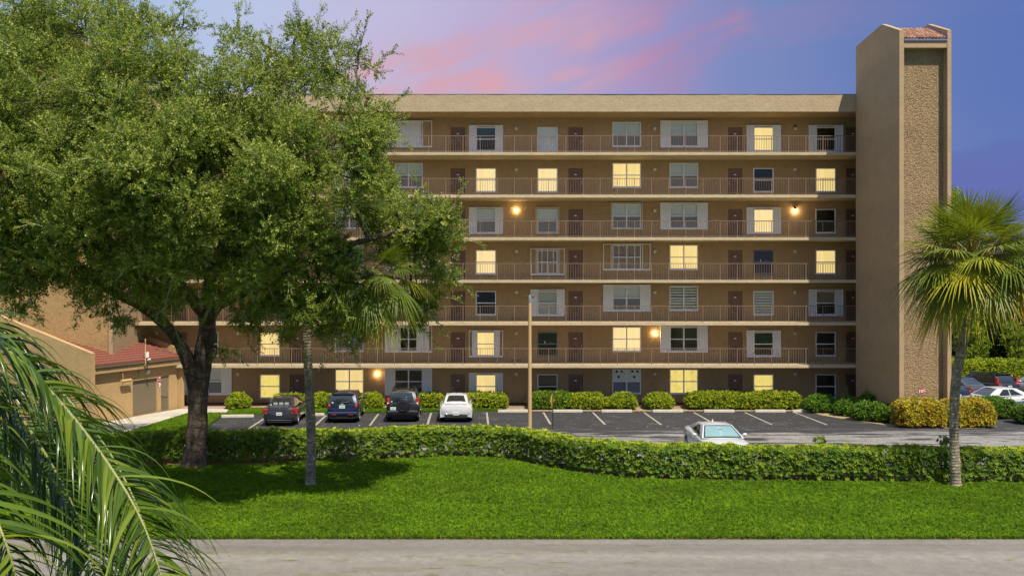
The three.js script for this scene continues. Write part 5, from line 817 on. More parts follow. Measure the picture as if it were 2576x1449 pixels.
// ---------------------------------------------------------------- fan palms
function fanFrond(az, el, pet, len, droop, nseg) {          // geometry in the palm's own axes, from the crown's centre
  const d0 = V(Math.cos(el) * Math.cos(az), Math.sin(el), Math.cos(el) * Math.sin(az)), up = V(0, 1, 0);
  const bend = (t) => d0.clone().multiplyScalar(pet * t).addScaledVector(up, -0.22 * pet * t * t * Math.cos(el));
  const pts = [0, 0.33, 0.66, 1].map(bend), petiole = tube(pts, [0.03, 0.018, 0.013], 5), hub = pts[3], f = pts[3].clone().sub(pts[2]).normalize();
  const s = f.clone().cross(up).normalize(), n = s.clone().cross(f).normalize(), pos = [], idx = [], dth = 2 * 1.9 / nseg;
  for (let i = 0; i < nseg; i++) {
    const th = -1.9 + (i + 0.5) * dth + rr(-0.02, 0.02), dir = f.clone().multiplyScalar(Math.cos(th)).addScaledVector(s, Math.sin(th)).addScaledVector(n, 0.1 - 0.22 * Math.abs(Math.sin(th)));
    const l = len * (0.72 + 0.28 * Math.cos(th * 0.8)) * rr(0.88, 1.06), wob = rr(-0.06, 0.06), dr = droop * rr(0.75, 1.3), start = hub.clone().addScaledVector(f, 0.12 * len * Math.max(0, Math.cos(th)));
    const side = dir.clone().cross(n).normalize(), b = pos.length / 3, ST = 7;
    for (let k = 0; k <= ST; k++) {
      const t = k / ST, c = start.clone().addScaledVector(dir, l * t).addScaledVector(up, -dr * l * Math.pow(t, 2.3)).addScaledVector(side, wob * l * t * t);
      const w = t < 0.5 ? 0.5 * l * t * dth * 1.0 + 0.004 : 0.5 * l * 0.5 * dth * Math.pow((1 - t) / 0.5, 0.7) * 0.85;
      const a = c.clone().addScaledVector(side, w).addScaledVector(n, w * 0.25), e = c.clone().addScaledVector(side, -w).addScaledVector(n, w * 0.25);
      pos.push(a.x, a.y, a.z, c.x, c.y, c.z, e.x, e.y, e.z);
      if (k < ST) { const q = b + k * 3; idx.push(q, q + 1, q + 3, q + 1, q + 4, q + 3, q + 1, q + 2, q + 4, q + 2, q + 5, q + 4); }
    }
  }
  const g = new THREE.BufferGeometry(); g.setAttribute('position', new THREE.Float32BufferAttribute(pos, 3)); g.setIndex(idx); g.computeVertexNormals();
  return [petiole, g];
}
const fanMats = [C(0.17, 0.215, 0.012), C(0.26, 0.285, 0.016), C(0.11, 0.16, 0.012), C(0.36, 0.32, 0.016), C(0.46, 0.27, 0.012)].map((c) => leafMat({ color: c, clearcoat: 0.3 }));
const petioleMat = std({ color: C(0.2, 0.19, 0.05), roughness: 0.6 });
function fanPalm(label, pts, rad, fronds, len, sd, flowers) {
  seed(sd); const base = pts[0]; const o = thing('fan_palm', label, 'palm tree', [base.x, 0.03, base.z], 0, 'fan palms on the lawn'); const P = pts.map((p) => p.clone().sub(o.position));
  const tr = mesh('trunk', tube(P, rad, 20, 0.09), M.palmBark, o); const top = P[P.length - 1];
  const boots = []; for (let i = 0; i < 26; i++) { const a = i * 2.4, y = -0.55 + i * 0.028, g = cbox(0.07, 0.24, 0.025, 0.006); g.rotateX(0.25); g.translate(0, 0, rad[rad.length - 1] + 0.015); g.rotateY(a); g.translate(top.x, top.y + y, top.z); boots.push(g); } mesh('leaf_bases', merge(boots), M.palmBark, tr).userData.kind = 'stuff';
  fronds.forEach(([az, el, k, l2 = 1], i) => {
    const [pe, g] = fanFrond(az, el, len * 0.52 * rr(0.9, 1.1), len * 0.58 * l2, lerp(0.12, 0.62, smooth(0.9, -0.5, el)), 44);
    const fr = mesh('frond', g, fanMats[k], o, top.toArray()); mesh('leaf_stalk', pe, petioleMat, fr);
  });
  if (flowers) {
    const fm = std({ color: C(0.46, 0.36, 0.06), roughness: 0.8 });
    for (const [az, el, L] of flowers) {
      const d = V(Math.cos(el) * Math.cos(az), Math.sin(el), Math.cos(el) * Math.sin(az)), list = [], end = d.clone().multiplyScalar(L).add(V(0, -0.25 * L, 0)); list.push(tube([V(0, 0, 0), d.clone().multiplyScalar(L * 0.55), end], [0.02, 0.014, 0.006], 5));
      for (let i = 0; i < 320; i++) { const t = rr(0.3, 1), p = d.clone().multiplyScalar(L * t).add(V(0, -0.25 * L * t * t, 0)), q = p.clone().add(randDir().multiplyScalar(rr(0.1, 0.3))).add(V(0, -0.1, 0)); list.push(tube([p, p.clone().lerp(q, 0.5).add(V(0, 0.03, 0)), q], [0.011, 0.01, 0.006], 3)); }
      mesh('flower_cluster', merge(list), fm, o, top.toArray());
    }
  }
  return o;
}
{
  seed(71); const fr = [];
  for (let i = 0; i < 52; i++) { const el = lerp(1.2, -0.7, (i + 0.5) / 52), az = i * 2.399; fr.push([az, el + rr(-0.1, 0.1), el < -0.42 ? (R() < 0.4 ? 4 : 3) : el < 0 ? Math.floor(rr(0, 4)) : Math.floor(rr(0, 3)), rr(0.92, 1.08)]); }
  const B = GR(2407, 1226, 0.03), D = 33.2;
  fanPalm('fan palm with yellow flower plumes and curved grey trunk near the stair tower', [B, AT(2403, 1120, D), AT(2402, 1040, D), AT(2408, 950, D), AT(2421, 880, D), AT(2440, 780, D), AT(2449, 715, D), AT(2452, 650, D)], [0.19, 0.165, 0.165, 0.165, 0.17, 0.19, 0.19, 0.16], fr, 2.7, 72, [[1.9, 0.45, 1.5], [1.2, 0.6, 1.6], [2.6, 0.3, 1.7], [0.9, 0.25, 1.5], [1.6, 0.1, 1.5], [2.9, 0.6, 1.8], [2.2, 0.75, 1.6]]);
  seed(73); const f2 = [];
  for (let i = 0; i < 26; i++) { const el = lerp(1.0, -0.9, (i + 0.5) / 26), az = i * 2.399; f2.push([az, el + rr(-0.1, 0.1), el < -0.5 ? (R() < 0.3 ? 3 : 1) : Math.floor(rr(0, 3)), rr(0.9, 1.05)]); }
  const B2 = GR(780, 1222, 0.03), D2 = 33.4;
  fanPalm('fan palm with slim grey trunk, its crown tangled in the oak foliage', [B2, AT(782, 1100, D2), AT(778, 980, D2), AT(772, 870, D2), AT(776, 800, D2 - 0.2), AT(800, 750, D2 - 0.5), AT(860, 705, D2 - 1.6), AT(935, 690, D2 - 3.0)], [0.2, 0.17, 0.165, 0.165, 0.16, 0.16, 0.15, 0.13], f2, 2.0, 74);
}

// ---------------------------------------------------------------- feathered palm close to the viewer
{
  seed(81); const o = thing('feather_palm', 'feather palm with long glossy drooping fronds close in lower left corner', 'palm tree', [-3.9, 0, -5.4]);
  mesh('trunk', tube([V(0, 0, 0), V(0.05, 2.5, 0), V(0, 5, 0.1), V(0.05, 6.4, 0.1)], [0.14, 0.1, 0.09, 0.08], 14, 0.06), M.palmBark, o);
  const mats = [C(0.06, 0.11, 0.005), C(0.085, 0.14, 0.006), C(0.03, 0.065, 0.003), C(0.13, 0.175, 0.01)].map((c) => leafMat({ color: c, transmission: 0.2, clearcoat: 0.6, clearcoatRoughness: 0.24, specularIntensity: 0.2 })), rachis = std({ color: C(0.2, 0.22, 0.06), roughness: 0.5 });
  const leaflet = (p, dir, len, w, droop, roll) => { // a long strap that bends over by its weight
    const pos = [], idx = [], ST = 9, up = V(0, 1, 0); let c = p.clone(), d = dir.clone();
    for (let k = 0; k <= ST; k++) {
      const t = k / ST, side = d.clone().cross(up).normalize(); if (side.lengthSq() < 0.1) side.set(1, 0, 0); side.applyAxisAngle(d, roll + t * 0.5); const n = side.clone().cross(d).normalize(), ww = w * (t < 0.12 ? 0.45 + 4.5 * t : Math.pow(1 - (t - 0.12) / 0.88, 0.8)) * 0.5 + 0.0006;
      for (const s of [1, 0, -1]) { const q = c.clone().addScaledVector(side, s * ww).addScaledVector(n, Math.abs(s) * ww * 0.35); pos.push(q.x, q.y, q.z); }
      if (k < ST) { const b = k * 3; idx.push(b, b + 1, b + 3, b + 1, b + 4, b + 3, b + 1, b + 2, b + 4, b + 2, b + 5, b + 4); }
      c.addScaledVector(d, len / ST); d.addScaledVector(up, -droop * (0.35 + t) / ST * 2.2).normalize();
    }
    const g = new THREE.BufferGeometry(); g.setAttribute('position', new THREE.Float32BufferAttribute(pos, 3)); g.setIndex(idx); g.computeVertexNormals(); return g;
  };
  const fronds = [
    { p: [[-330, 700, 5.0], [-150, 770, 5.1], [0, 872, 5.2], [86, 947, 5.25], [187, 1058, 5.25], [277, 1178, 5.2], [347, 1295, 5.1], [392, 1410, 5.0], [425, 1540, 4.9]], n: 94, l: 0.7, w: 0.027 },
    { p: [[-330, 730, 5.6], [-160, 780, 5.8], [-20, 850, 6.0], [90, 930, 6.1], [190, 1030, 6.1], [280, 1150, 6.1], [350, 1290, 6.0], [400, 1440, 5.9]], n: 84, l: 0.7, w: 0.02 },
    { p: [[-380, 900, 4.8], [-250, 980, 4.7], [-130, 1110, 4.6], [-40, 1250, 4.6], [20, 1390, 4.5], [60, 1560, 4.5]], n: 52, l: 0.72, w: 0.0285 },
    { p: [[-330, 900, 6.4], [-200, 960, 6.6], [-60, 1050, 6.8], [60, 1160, 6.9], [160, 1290, 6.9], [230, 1440, 6.8]], n: 70, l: 0.85, w: 0.023 },
    { p: [[-330, 780, 5.5], [-150, 860, 5.6], [-20, 965, 5.7], [70, 1080, 5.7], [150, 1210, 5.7], [212, 1350, 5.7], [250, 1500, 5.6]], n: 84, l: 0.78, w: 0.022 },
    { p: [[-330, 990, 5.6], [-200, 1080, 5.7], [-90, 1190, 5.8], [-10, 1310, 5.8], [40, 1460, 5.8]], n: 46, l: 0.8, w: 0.027 },
    { p: [[-330, 820, 7.2], [-180, 880, 7.5], [-20, 960, 7.8], [120, 1080, 8.0], [230, 1220, 8.0], [300, 1380, 8.0], [330, 1520, 8.0]], n: 66, l: 0.95, w: 0.024 },
  ];
  for (const f of fronds) {
    const P = f.p.map((q) => AT(...q).sub(o.position)), cv = new THREE.CatmullRomCurve3([V(0.05, 6.35, 0.1), ...P]);
    const fr = mesh('frond', tube([V(0.05, 6.35, 0.1), ...P], [0.032, 0.022, 0.016, 0.012, 0.008, 0.005], 8), rachis, o);
    const rest = []; let made = 0;
    for (let i = 0; i < f.n; i++) for (const s of [-1, 1]) {
      const t = lerp(0.2, 0.995, (i + 0.5 + rr(-0.2, 0.2)) / f.n), p = cv.getPoint(t), tan = cv.getTangent(t), sd = tan.clone().cross(V(0, 1, 0)).normalize().multiplyScalar(s), fwd = lerp(0.5, 1.05, t);
      const dir = sd.clone().multiplyScalar(rr(0.75, 1.1)).addScaledVector(tan, fwd * rr(0.85, 1.15)).add(V(0, rr(0.05, 0.65), 0)).normalize();
      const L = f.l * rr(0.8, 1.1) * (1 - 0.35 * Math.pow(t, 4));
      const g = leaflet(p, dir, L, f.w * rr(0.8, 1.15), rr(0.55, 1.35), rr(-0.9, 0.9)), big = f.w > 0.0265 && f.l < 0.75;
      if (big) mesh('leaflet', g, mats[Math.floor(rr(0, 4))], fr); else rest.push(g);
    }
    if (rest.length) { mesh('small_leaflets', merge(rest), mats[Math.floor(rr(0, 3))], fr).userData.kind = 'stuff'; }
  }
}

// ---------------------------------------------------------------- clipped hedges and shrubs
const ROS = [rosette(7, 0.125, 0.05), rosette(6, 0.11, 0.052)]; const SHR = [sprig(8, 0.15, 0.105, 0.056), sprig(9, 0.18, 0.095, 0.054)]; const CRO = [sprig(9, 0.15, 0.13, 0.05), sprig(8, 0.12, 0.12, 0.055)];
const hedgeLeaf = leafMat({ clearcoat: 0.15, transmission: 0.2 });
const HPAL = [C(0.2, 0.27, 0.012), C(0.09, 0.16, 0.012), C(0.07, 0.14, 0.012), C(0.05, 0.11, 0.01), C(0.15, 0.22, 0.012)], YOUNG = [C(0.34, 0.38, 0.014), C(0.27, 0.33, 0.012), C(0.2, 0.27, 0.012)];
const LPAL = [C(0.34, 0.4, 0.015), C(0.44, 0.47, 0.02), C(0.2, 0.28, 0.014), C(0.1, 0.17, 0.012)];
const GPAL = [C(0.08, 0.18, 0.015), C(0.12, 0.24, 0.018), C(0.05, 0.13, 0.012), C(0.17, 0.27, 0.02)];
const CPAL = [C(0.46, 0.36, 0.012), C(0.56, 0.44, 0.02), C(0.5, 0.22, 0.012), C(0.42, 0.38, 0.015), C(0.08, 0.12, 0.012), C(0.54, 0.42, 0.015), C(0.22, 0.24, 0.012), C(0.5, 0.4, 0.015)];
function leafyBlock(o, geos, pal, w, d, h, dens, seedN, opts = {}) { // leaves over and inside a clipped block standing at the group's base
  seed(seedN); const items = geos.map(() => []), stems = [], round = opts.round ?? 0.25, y0 = opts.y0 ?? 0.1;
  const N = Math.round(dens * (w * d + 2 * (w + d) * h));
  for (let i = 0; i < N; i++) {
    let x = rr(-1, 1), y = rr(0, 1), z = rr(-1, 1), n; const pickF = R() * (w * d + 2 * (w + d) * h), inner = R() < 0.3 ? rr(0.55, 1) : rr(0.93, 1.04);
    if (pickF < w * d) { y = inner; n = V(0, 1, 0); } else if (pickF < w * d + 2 * w * h) { z = (R() < 0.72 ? 1 : -1) * inner; n = V(0, 0.25, Math.sign(z)); } else { x = (R() < 0.5 ? -1 : 1) * inner; n = V(Math.sign(x), 0.25, 0); }
    const edge = Math.pow(Math.abs(x), 4) + Math.pow(Math.abs(z), 4), yy = y > 0.5 ? 1 - (1 - y) : y, lump = 1 + 0.16 * (fbm(x * w * 1.3 + seedN, z * 2 + y * 2, 3) - 0.5) * 2;
    const shr = 1 - round * Math.pow(y, 3) * 0.5 - round * 0.35 * Math.pow(1 - y, 3);
    const p = V(x * w / 2 * shr, y0 + y * (h - y0) * lump * (1 - round * 0.35 * Math.min(1.4, edge)), z * d / 2 * shr * lump);
    n.add(V(rr(-0.7, 0.7), rr(-0.2, 0.9), rr(-0.7, 0.7))).normalize();
    items[Math.floor(R() * geos.length)].push({ p, q: qUp(n, rr(0, 6.28)), s: rr(0.75, 1.3) * (opts.scale ?? 1), c: pick(pal) });
  }
  const ns = Math.max(4, Math.round(w * 5)); for (let i = 0; i < ns; i++) { const x = rr(-0.42, 0.42) * w, z = rr(-0.35, 0.35) * d; stems.push(tube([V(x * 0.85, 0, z * 0.7), V(x, h * 0.4, z), V(x + rr(-0.15, 0.15), h * 0.85, z + rr(-0.1, 0.1))], [0.02, 0.014, 0.006], 5)); }
  geos.forEach((g, i) => instanced('foliage', g, opts.mat ?? hedgeLeaf, items[i], o)); mesh('stems', merge(stems), M.twig, o).userData.kind = 'stuff';
}
{ // the long hedge along the lawn
  seed(91); const mid = hedgePts[60], o = thing('long_hedge', 'long clipped yellow-green hedge curving between lawn and car park', 'hedge', [mid.x, 0.03, mid.z]);
  const items = [[], []], stems = [], H = 1.24, Wd = 1.15; let along = 0;
  for (let i = 1; i < hedgePts.length; i++) {
    const a = hedgePts[i - 1], b = hedgePts[i], seg = a.distanceTo(b), t = b.clone().sub(a).normalize(), back = V(t.z, 0, -t.x); if (back.z > 0) back.negate();
    const N = Math.round(seg * 470);
    for (let k = 0; k < N; k++) {
      const s = R(), p = a.clone().lerp(b, s), u = along + seg * s; const h = H * (1 + 0.1 * (fbm(u * 0.5, 1, 3) - 0.5) + 0.12 * (fbm(u * 2.6, 4, 3) - 0.5)), f = 0.16 * (fbm(u * 1.5, 7, 3) - 0.5);
      let v, y, n; const c = R();
      if (c < 0.42) { v = Math.pow(R(), 0.9) * Wd; y = h * rr(0.93, 1.02) + (R() < 0.02 ? rr(0.03, 0.16) : 0) - 0.1 * Math.pow(Math.abs(v / Wd * 2 - 1), 4); n = V(0, 1, 0); } else if (c < 0.86) { y = h * Math.pow(R(), 0.75); v = rr(-0.05, 0.1) + f + 0.16 * Math.pow(1 - y / h, 2) * (R() < 0.5 ? 1 : 0.3); n = back.clone().multiplyScalar(-1).add(V(0, 0.35, 0)); } else { y = rr(0.1, 1) * h; v = rr(0.1, 1) * Wd; n = V(0, 1, 0); }
      if (y < 0.3 && R() < 0.45) continue;
      p.addScaledVector(back, v); p.y = y; n.add(V(rr(-0.6, 0.6), rr(-0.1, 0.6), rr(-0.6, 0.6))).normalize();
      items[R() < 0.5 ? 0 : 1].push({ p: p.sub(V(mid.x, 0, mid.z)), q: qUp(n, rr(0, 6.28)), s: rr(0.75, 1.3), c: pick(c < 0.42 && R() < 0.75 ? YOUNG : HPAL) });
    }
    for (let k = 0; k < seg * 5; k++) { const p = a.clone().lerp(b, R()).addScaledVector(back, rr(0.1, Wd - 0.2)).sub(V(mid.x, 0, mid.z)); p.y = 0; stems.push(tube([p, p.clone().add(V(rr(-0.12, 0.12), 0.5, rr(-0.1, 0.1))), p.clone().add(V(rr(-0.25, 0.25), rr(0.9, 1.15), rr(-0.2, 0.2)))], [0.016, 0.011, 0.005], 4)); }
    along += seg;
  }
  items.forEach((it, i) => instanced('foliage', ROS[i], hedgeLeaf, it, o)); mesh('stems', merge(stems), M.twig, o).userData.kind = 'stuff';
}
// shrubs in front of the building: [x range, top, base] in the picture's frame, distance of the front
const shrubs = [
  [571, 617, 0.98, 54.0, 1.0, 'round', 'round clipped shrub standing alone left of the grey sedan'], [688, 770, 0.9, 54.2, 0.9, 'hedge', 'clipped shrub row behind the grey sedan'], [788, 832, 0.98, 54.2, 0.9, 'hedge', 'clipped shrub behind the gap between grey sedan and blue wagon'], [912, 956, 1.02, 54.0, 0.9, 'round', 'small round shrub between the blue wagon and black suv'], [1050, 1114, 0.95, 54.2, 0.9, 'hedge', 'clipped shrub between the black suv and white coupe'], [1168, 1272, 1.0, 54.2, 1.0, 'hedge', 'wide clipped shrub behind the right side of the white coupe'],
  [1336, 1436, 1.12, 54.1, 1.0, 'green', 'tall green clipped shrub right of the tan pole'], [1436, 1517, 1.0, 54.1, 0.95, 'hedge', 'clipped shrub right of the diamond sign, under a door'], [1522, 1540, 0.62, 54.0, 0.5, 'round', 'tiny sparse sprout between two clipped shrubs'], [1541, 1600, 0.98, 54.0, 0.95, 'round', 'bushy shrub below the window with round holes'], [1630, 1693, 0.98, 54.0, 0.95, 'round', 'low spreading shrub below the lit double window'], [1735, 1878, 1.06, 54.1, 1.0, 'hedge', 'long clipped shrub below a brown door, left half of the pair'], [1880, 2013, 1.04, 54.1, 1.0, 'hedge', 'long clipped shrub below the lit narrow window, right half of pair'],
];
shrubs.forEach(([a, b, h, d, w, kind, label], i) => { const z = d + 0.45, x0 = (a - CX) / FOC * d, x1 = (b - CX) / FOC * d; const o = thing('clipped_shrub', label, 'shrub', [(x0 + x1) / 2, 0.02, -z], 0, 'shrubs along the building'); leafyBlock(o, SHR, kind === 'green' ? [...GPAL, LPAL[0]] : LPAL, x1 - x0, w, h * 0.82, 215, 200 + i, { round: kind === 'round' ? 0.5 : 0.18 }); });
// green hedge curving round the bed, crotons, hedges of the side car park
[['green_shrub', 'dark green shrub under the rightmost ground floor window', 20.95, 53.2, 1.7, 1.1, 0.8, 0], ['green_shrub', 'dark green shrub between the window shrub and tower corner', 22.3, 51.6, 1.9, 1.2, 0.8, -0.5], ['green_shrub', 'dark green shrub in front of the tower, left of the crotons', 22.5, 49.7, 2.0, 1.2, 0.78, -0.75]].forEach(([n, l, x, z, w, d, h, a], i) => { const o = thing(n, l, 'shrub', [x, 0.02, -z], a, 'green shrubs by the tower'); leafyBlock(o, SHR, GPAL, w, d, h, 215, 230 + i, { round: 0.45, scale: 1.15 }); });
[['left yellow and orange croton bush in front of the tower', 24.0, 47.7, 2.3, 1.2, 1.24], ['right yellow and orange croton bush behind the palm trunk', 26.55, 47.75, 2.45, 1.2, 1.24]].forEach(([l, x, z, w, d, h], i) => { const o = thing('croton_bush', l, 'shrub', [x, 0.02, -z], 0, 'croton bushes'); leafyBlock(o, CRO, CPAL, w, d, h, 165, 240 + i, { round: 0.22, mat: leafMat({ clearcoat: 0.6 }) }); });
[['low green hedge running from the tower beside the white sedan', 29.0, 50.6, 3.9, 1.1, 1.0, 0.25], ['low green hedge in front of the blue sedan at the right edge', 32.0, 48.8, 4.2, 1.1, 0.9, 0.05]].forEach(([l, x, z, w, d, h, a], i) => { const o = thing('low_hedge', l, 'hedge', [x, 0, -z], a, 'hedges of the side car park'); leafyBlock(o, SHR, [...GPAL, C(0.07, 0.1, 0.012)], w, d, h, 200, 250 + i, { round: 0.25 }); });
{ const o = thing('back_hedge', 'clipped bright hedge along the back of the side car park', 'hedge', [43, 0, -68.6], 0); leafyBlock(o, SHR, LPAL, 30, 1.3, 1.6, 130, 260, { round: 0.12, scale: 1.5 }); }
{ // spiky plant and a thin sprout at the tower corner
  seed(270); let o = thing('spiky_plant', 'spiky sword-leaved plant at the corner of the tower', 'plant', [22.5, 0.02, -53.3]); const lm = solidLeaf({ color: C(0.1, 0.14, 0.03) });
  for (let i = 0; i < 18; i++) { const g = leafGeo(rr(0.9, 1.5), 0.07, 0.3); g.rotateX(rr(0.1, 0.75)); g.rotateY(i * 2.4); g.translate(0, 0.2, 0); mesh('sword_leaf', g, lm, o); } mesh('stem', new THREE.CylinderGeometry(0.05, 0.07, 0.3, 8).translate(0, 0.15, 0), M.twig, o);
  o = thing('thin_sprout', 'thin leafy sprout right of the spiky plant', 'plant', [22.9, 0.02, -51.4]); leafyBlock(o, SHR, GPAL, 0.5, 0.5, 1.35, 60, 271, { round: 0.8, y0: 0.7 });
  const y = [[1044, 'tall leafy shoot sticking out of the long hedge, left one'], [1937, 'tall leafy shoot sticking out of the long hedge, right one']];
  for (const [px, l] of [[2062, 'leafy shoot sticking up from the long hedge, middle one'], [2375, 'leafy shoot sticking up from the hedge just left of palm trunk']]) { const p = AT(px, 1110, 35.2), s = thing('hedge_shoot', l, 'plant', [p.x, 0.03, p.z]); leafyBlock(s, ROS, HPAL, 0.36, 0.3, 1.55, 13, px, { round: 0.6, y0: 1.2, scale: 0.9 }); }
}

// ---------------------------------------------------------------- trees beyond the side car park
const TS = [sprig(10, 0.5, 0.17, 0.085), sprig(9, 0.45, 0.16, 0.09)];
function farTree(label, x, z, h, r, pal, sd, opts = {}) {
  seed(sd); const o = thing(opts.name ?? 'broadleaf_tree', label, 'tree', [x, -0.03, -z], 0, 'trees beyond the side car park'); const th = opts.trunk ?? h * 0.3, list = [tube([V(0, 0, 0), V(rr(-0.1, 0.1), th, 0), V(rr(-0.4, 0.4), h * 0.7, rr(-0.3, 0.3))], [opts.tr ?? 0.2, (opts.tr ?? 0.2) * 0.75, 0.04], 9, 0.12)];
  const items = [[], []], nl = opts.lobes ?? 15;
  for (let i = 0; i < nl; i++) {
    const t = (i + 0.5) / nl, y = lerp(th, h - r * 0.3, t), ang = i * 2.4, rad = r * (opts.cone ? 1.05 - t * 0.85 : Math.sqrt(Math.max(0.12, 1 - Math.pow(t * 1.5 - 0.62, 2)))) * rr(0.35, 0.85), c = V(Math.cos(ang) * rad, y, Math.sin(ang) * rad), lr = r * (opts.lr ?? rr(0.3, 0.48)); list.push(tube([V(0, y * 0.75, 0), c.clone().multiplyScalar(0.5).setY(y * 0.9), c], [0.06, 0.04, 0.015], 5));
    const n = Math.round((opts.dens ?? 120) * lr * lr * 3);
    for (let k = 0; k < n; k++) { const q = randDir(), p = c.clone().addScaledVector(q, lr * (0.35 + 0.65 * Math.sqrt(R())) * (R() < 0.1 ? 1.3 : 1)); items[k % 2].push({ p, q: qUp(q.add(V(rr(-0.5, 0.5), rr(-0.3, 0.7), rr(-0.5, 0.5))).normalize(), rr(0, 6.28)), s: rr(0.7, 1.3) * (opts.scale ?? 1), c: pick(pal) }); }
  }
  mesh('trunk', merge(list), M.bark, o); items.forEach((it, i) => instanced('foliage', TS[i], hedgeLeaf, it, o));
}
const DARK = [C(0.035, 0.07, 0.014), C(0.05, 0.09, 0.018), C(0.07, 0.11, 0.02), C(0.025, 0.055, 0.012)], BRIGHT = [C(0.2, 0.28, 0.015), C(0.26, 0.32, 0.018), C(0.13, 0.2, 0.015)];
farTree('tall slender tree whose yellow-green tip shows beside the tower top', 38.2, 71, 15.4, 1.9, BRIGHT, 301, { lobes: 16, trunk: 5, lr: 0.42, tr: 0.22 });
[[40, 78, 9.6, 3.6], [45.5, 80, 10.8, 4.2], [51, 79, 11.6, 4.2], [56, 82, 12, 4.6], [35.5, 82, 9.5, 3.8], [62, 80, 11, 4.4], [43.8, 74.5, 9.4, 3.0], [48, 73.8, 10.2, 3.2]].forEach(([x, z, h, r], i) => farTree(['dense dark tree behind the back hedge, left of the palm trunk', 'dense dark tree behind the back hedge, just right of the palm trunk', 'dense dark tree behind the silver sedan', 'dense dark tree at the right edge beyond the car park', 'dense dark tree partly hidden behind the stair tower', 'dense dark tree beyond the right edge of the view', 'dark green tree standing close behind the sapling right of palm trunk', 'tall dark green tree above the silver sedan'][i], x, z, h, r, DARK, 310 + i, { lobes: 18, trunk: h * 0.12, dens: 95 }));
[[39.6, 70, 4.8, 0.95], [43.2, 70.2, 4.6, 1.0], [46.5, 70.4, 3.6, 0.9], [36.6, 70, 4.4, 0.9]].forEach(([x, z, h, r], i) => farTree(['young yellow-green sapling rising above the black suv', 'young yellow-green sapling behind the silver sedan', 'small yellow-green sapling at the far right of the hedge', 'young yellow-green sapling next to the tower edge'][i], x, z, h, r, BRIGHT, 330 + i, { name: 'sapling', lobes: 8, trunk: 1.9, tr: 0.06, dens: 150, scale: 0.75 }));

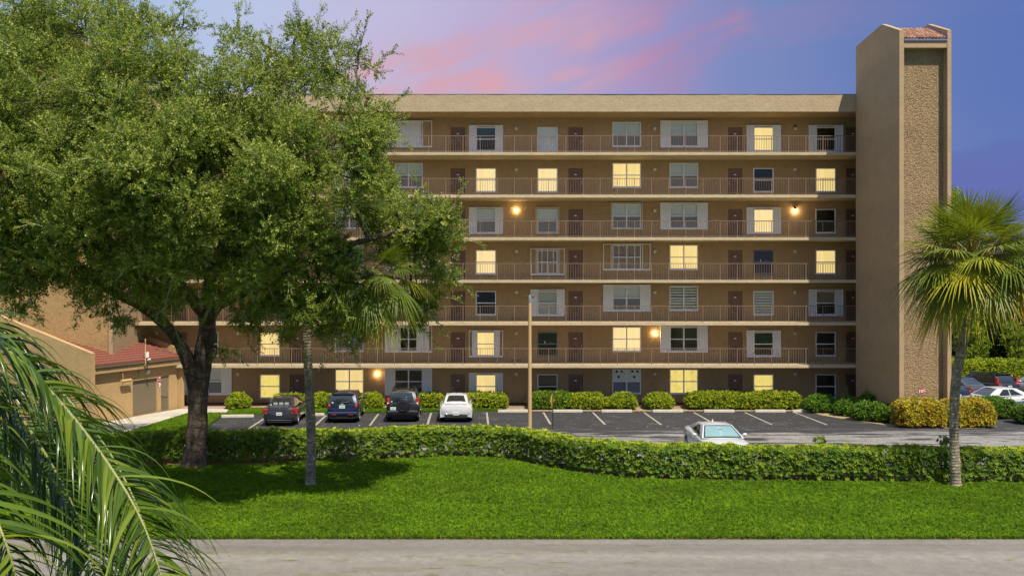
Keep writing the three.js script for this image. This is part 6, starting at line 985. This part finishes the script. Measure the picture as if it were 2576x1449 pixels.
// ---------------------------------------------------------------- grass
{
  seed(400); const blades = (n, h) => { const out = []; for (let i = 0; i < n; i++) { const g = new THREE.BufferGeometry(), w = 0.0075, L = h * rr(0.7, 1.25), b = rr(0.2, 0.75) * L; g.setAttribute('position', new THREE.Float32BufferAttribute([-w, 0, 0, w, 0, 0, w * 0.8, L * 0.55, b * 0.35, -w, 0, 0, w * 0.8, L * 0.55, b * 0.35, -w * 0.8, L * 0.55, b * 0.35, -w * 0.8, L * 0.55, b * 0.35, w * 0.8, L * 0.55, b * 0.35, 0, L * 0.85, b], 3)); g.computeVertexNormals(); g.rotateY(rr(0, 6.28)); g.translate(rr(-0.035, 0.035), 0, rr(-0.035, 0.035)); out.push(g); } return merge(out); };
  const gs = [blades(9, 0.085), blades(8, 0.1), blades(9, 0.075)]; const GP = [C(0.085, 0.185, 0.002), C(0.125, 0.24, 0.003), C(0.05, 0.135, 0.002), C(0.22, 0.32, 0.01)], gm = leafMat({ clearcoat: 0, transmission: 0.35, specularIntensity: 0.25 });
  const lawn = [[], [], []], add = (arr, x, z, y, s) => arr[Math.floor(R() * 3)].push({ p: V(x, y, z), q: qUp(V(rr(-0.35, 0.35), 1, rr(-0.35, 0.35)).normalize(), rr(0, 6.28)), s, c: pick(GP).multiplyScalar(0.7 + 0.65 * (fbm(x * 0.55 + 40, z * 0.8, 4))) });
  let n = 0; while (n < 235000) {
    const z = -rr(26.3, 40.2), x = rr(-0.56, 0.64) * -z; if (z < hedgeZ(x) + 0.05 + (x < -8 ? 0.45 : 0)) continue; n++;
    if (Math.hypot(x + 5.94, (z + 33.4) * 1.3) < 0.55 && R() < 0.85) continue; if (Math.hypot(x - 18.1, (z + 33.3) * 1.2) < 0.5 && R() < 0.8) continue;
    add(lawn, x, z, 0.028, rr(0.65, 1.25) * (R() < 0.03 ? 1.5 : 1) * (0.75 + 0.55 * fbm(x * 1.3, z * 1.3, 3)));
  }
  const L = new THREE.Group(); gs.forEach((g, i) => { const m = instanced('lawn_grass', g, gm, lawn[i], scene); m.userData.label = 'bright green lawn grass between road and hedge'; m.userData.category = 'grass'; });
  const strip = [[], [], []]; for (let i = 0; i < 26000; i++) { const x = rr(-14.2, 2), zf = x < -0.6 ? lerp(-51.75, -53.35, (x + 14.2) / 13.6) : -53.55; add(strip, x, rr(zf, -54.5), 0.058, rr(0.7, 1.1)); }
  gs.forEach((g, i) => { const m = instanced('strip_grass', g, gm, strip[i], scene); m.userData.label = 'green grass strip between parked cars and building'; m.userData.category = 'grass'; });
  const verge = [[], [], []]; for (let i = 0; i < 16000; i++) { const z = rr(-52.4, -40), t = (z + 38.4) / (-51.7 + 38.4), x = rr(z < -46 ? lerp(-17.4, -16.6, (z + 46) / -5.2) : -17.2, lerp(-13.25, -14.25, t)); add(verge, x, z, 0.048, rr(0.7, 1.1)); }
  gs.forEach((g, i) => { const m = instanced('verge_grass', g, gm, verge[i], scene); m.userData.label = 'green grass verge left of the car park'; m.userData.category = 'grass'; });
  // dry thatch along the road edge, leaf litter under the trunks, petals on the tarmac
  const chip = leafGeo(0.05, 0.025, 0.2).rotateX(Math.PI / 2), litter = []; const LP = [C(0.3, 0.18, 0.06), C(0.2, 0.1, 0.04), C(0.4, 0.26, 0.1), C(0.14, 0.08, 0.04)];
  for (let i = 0; i < 2600; i++) litter.push({ p: V(rr(-16, 18), 0.012 + rr(0, 0.02), -26.36 + Math.abs(rr(-1, 1) * rr(0, 0.16))), q: qUp(V(rr(-0.4, 0.4), 1, rr(-0.4, 0.4)).normalize(), rr(0, 6.28)), s: rr(0.4, 1.1), c: pick(LP) });
  for (const [cx, cz, rad, m] of [[-5.94, -33.4, 0.6, 500], [18.1, -33.3, 0.55, 420], [-11.2, -36.6, 1.3, 900]]) for (let i = 0; i < m; i++) { const a = rr(0, 6.28), r = rad * Math.sqrt(R()); litter.push({ p: V(cx + Math.cos(a) * r * 1.3, 0.045 + rr(0, 0.02), cz + Math.sin(a) * r), q: qUp(V(rr(-0.4, 0.4), 1, rr(-0.4, 0.4)).normalize(), rr(0, 6.28)), s: rr(0.5, 1.2), c: pick(LP) }); }
  for (let i = 0; i < 420; i++) { const z = -rr(26.6, 36), x = R() < 0.7 ? rr(-14, 0) : rr(-14, 20); litter.push({ p: V(x, 0.1, z), q: qUp(V(rr(-0.5, 0.5), 1, rr(-0.5, 0.5)).normalize(), rr(0, 6.28)), s: rr(0.7, 1.4), c: pick(LP) }); }
  for (let i = 0; i < 180; i++) litter.push({ p: V(rr(-9, 17), 0.008, -rr(22.6, 26)), q: qUp(V(rr(-0.2, 0.2), 1, rr(-0.2, 0.2)).normalize(), rr(0, 6.28)), s: rr(0.5, 1.3), c: pick(LP) });
  const lt = instanced('fallen_leaves', chip, solidLeaf(), litter, scene); lt.userData.label = 'dry brown fallen leaves on the road edge and around trunks'; lt.userData.category = 'leaves';
  const pet = []; for (let i = 0; i < 620; i++) { const x = rr(-13, 20); pet.push({ p: V(x, 0.012, -rr(46.5, 53)), q: qUp(V(rr(-0.2, 0.2), 1, rr(-0.2, 0.2)).normalize(), rr(0, 6.28)), s: rr(0.4, 1.4) * (R() < 0.1 ? 1.8 : 1), c: C(0.6, 0.58, 0.52) }); }
  const pt = instanced('fallen_petals', chip, solidLeaf(), pet, scene); pt.userData.label = 'pale fallen petals scattered on the dark tarmac'; pt.userData.category = 'petals';
}
renderer.render(scene, camera);
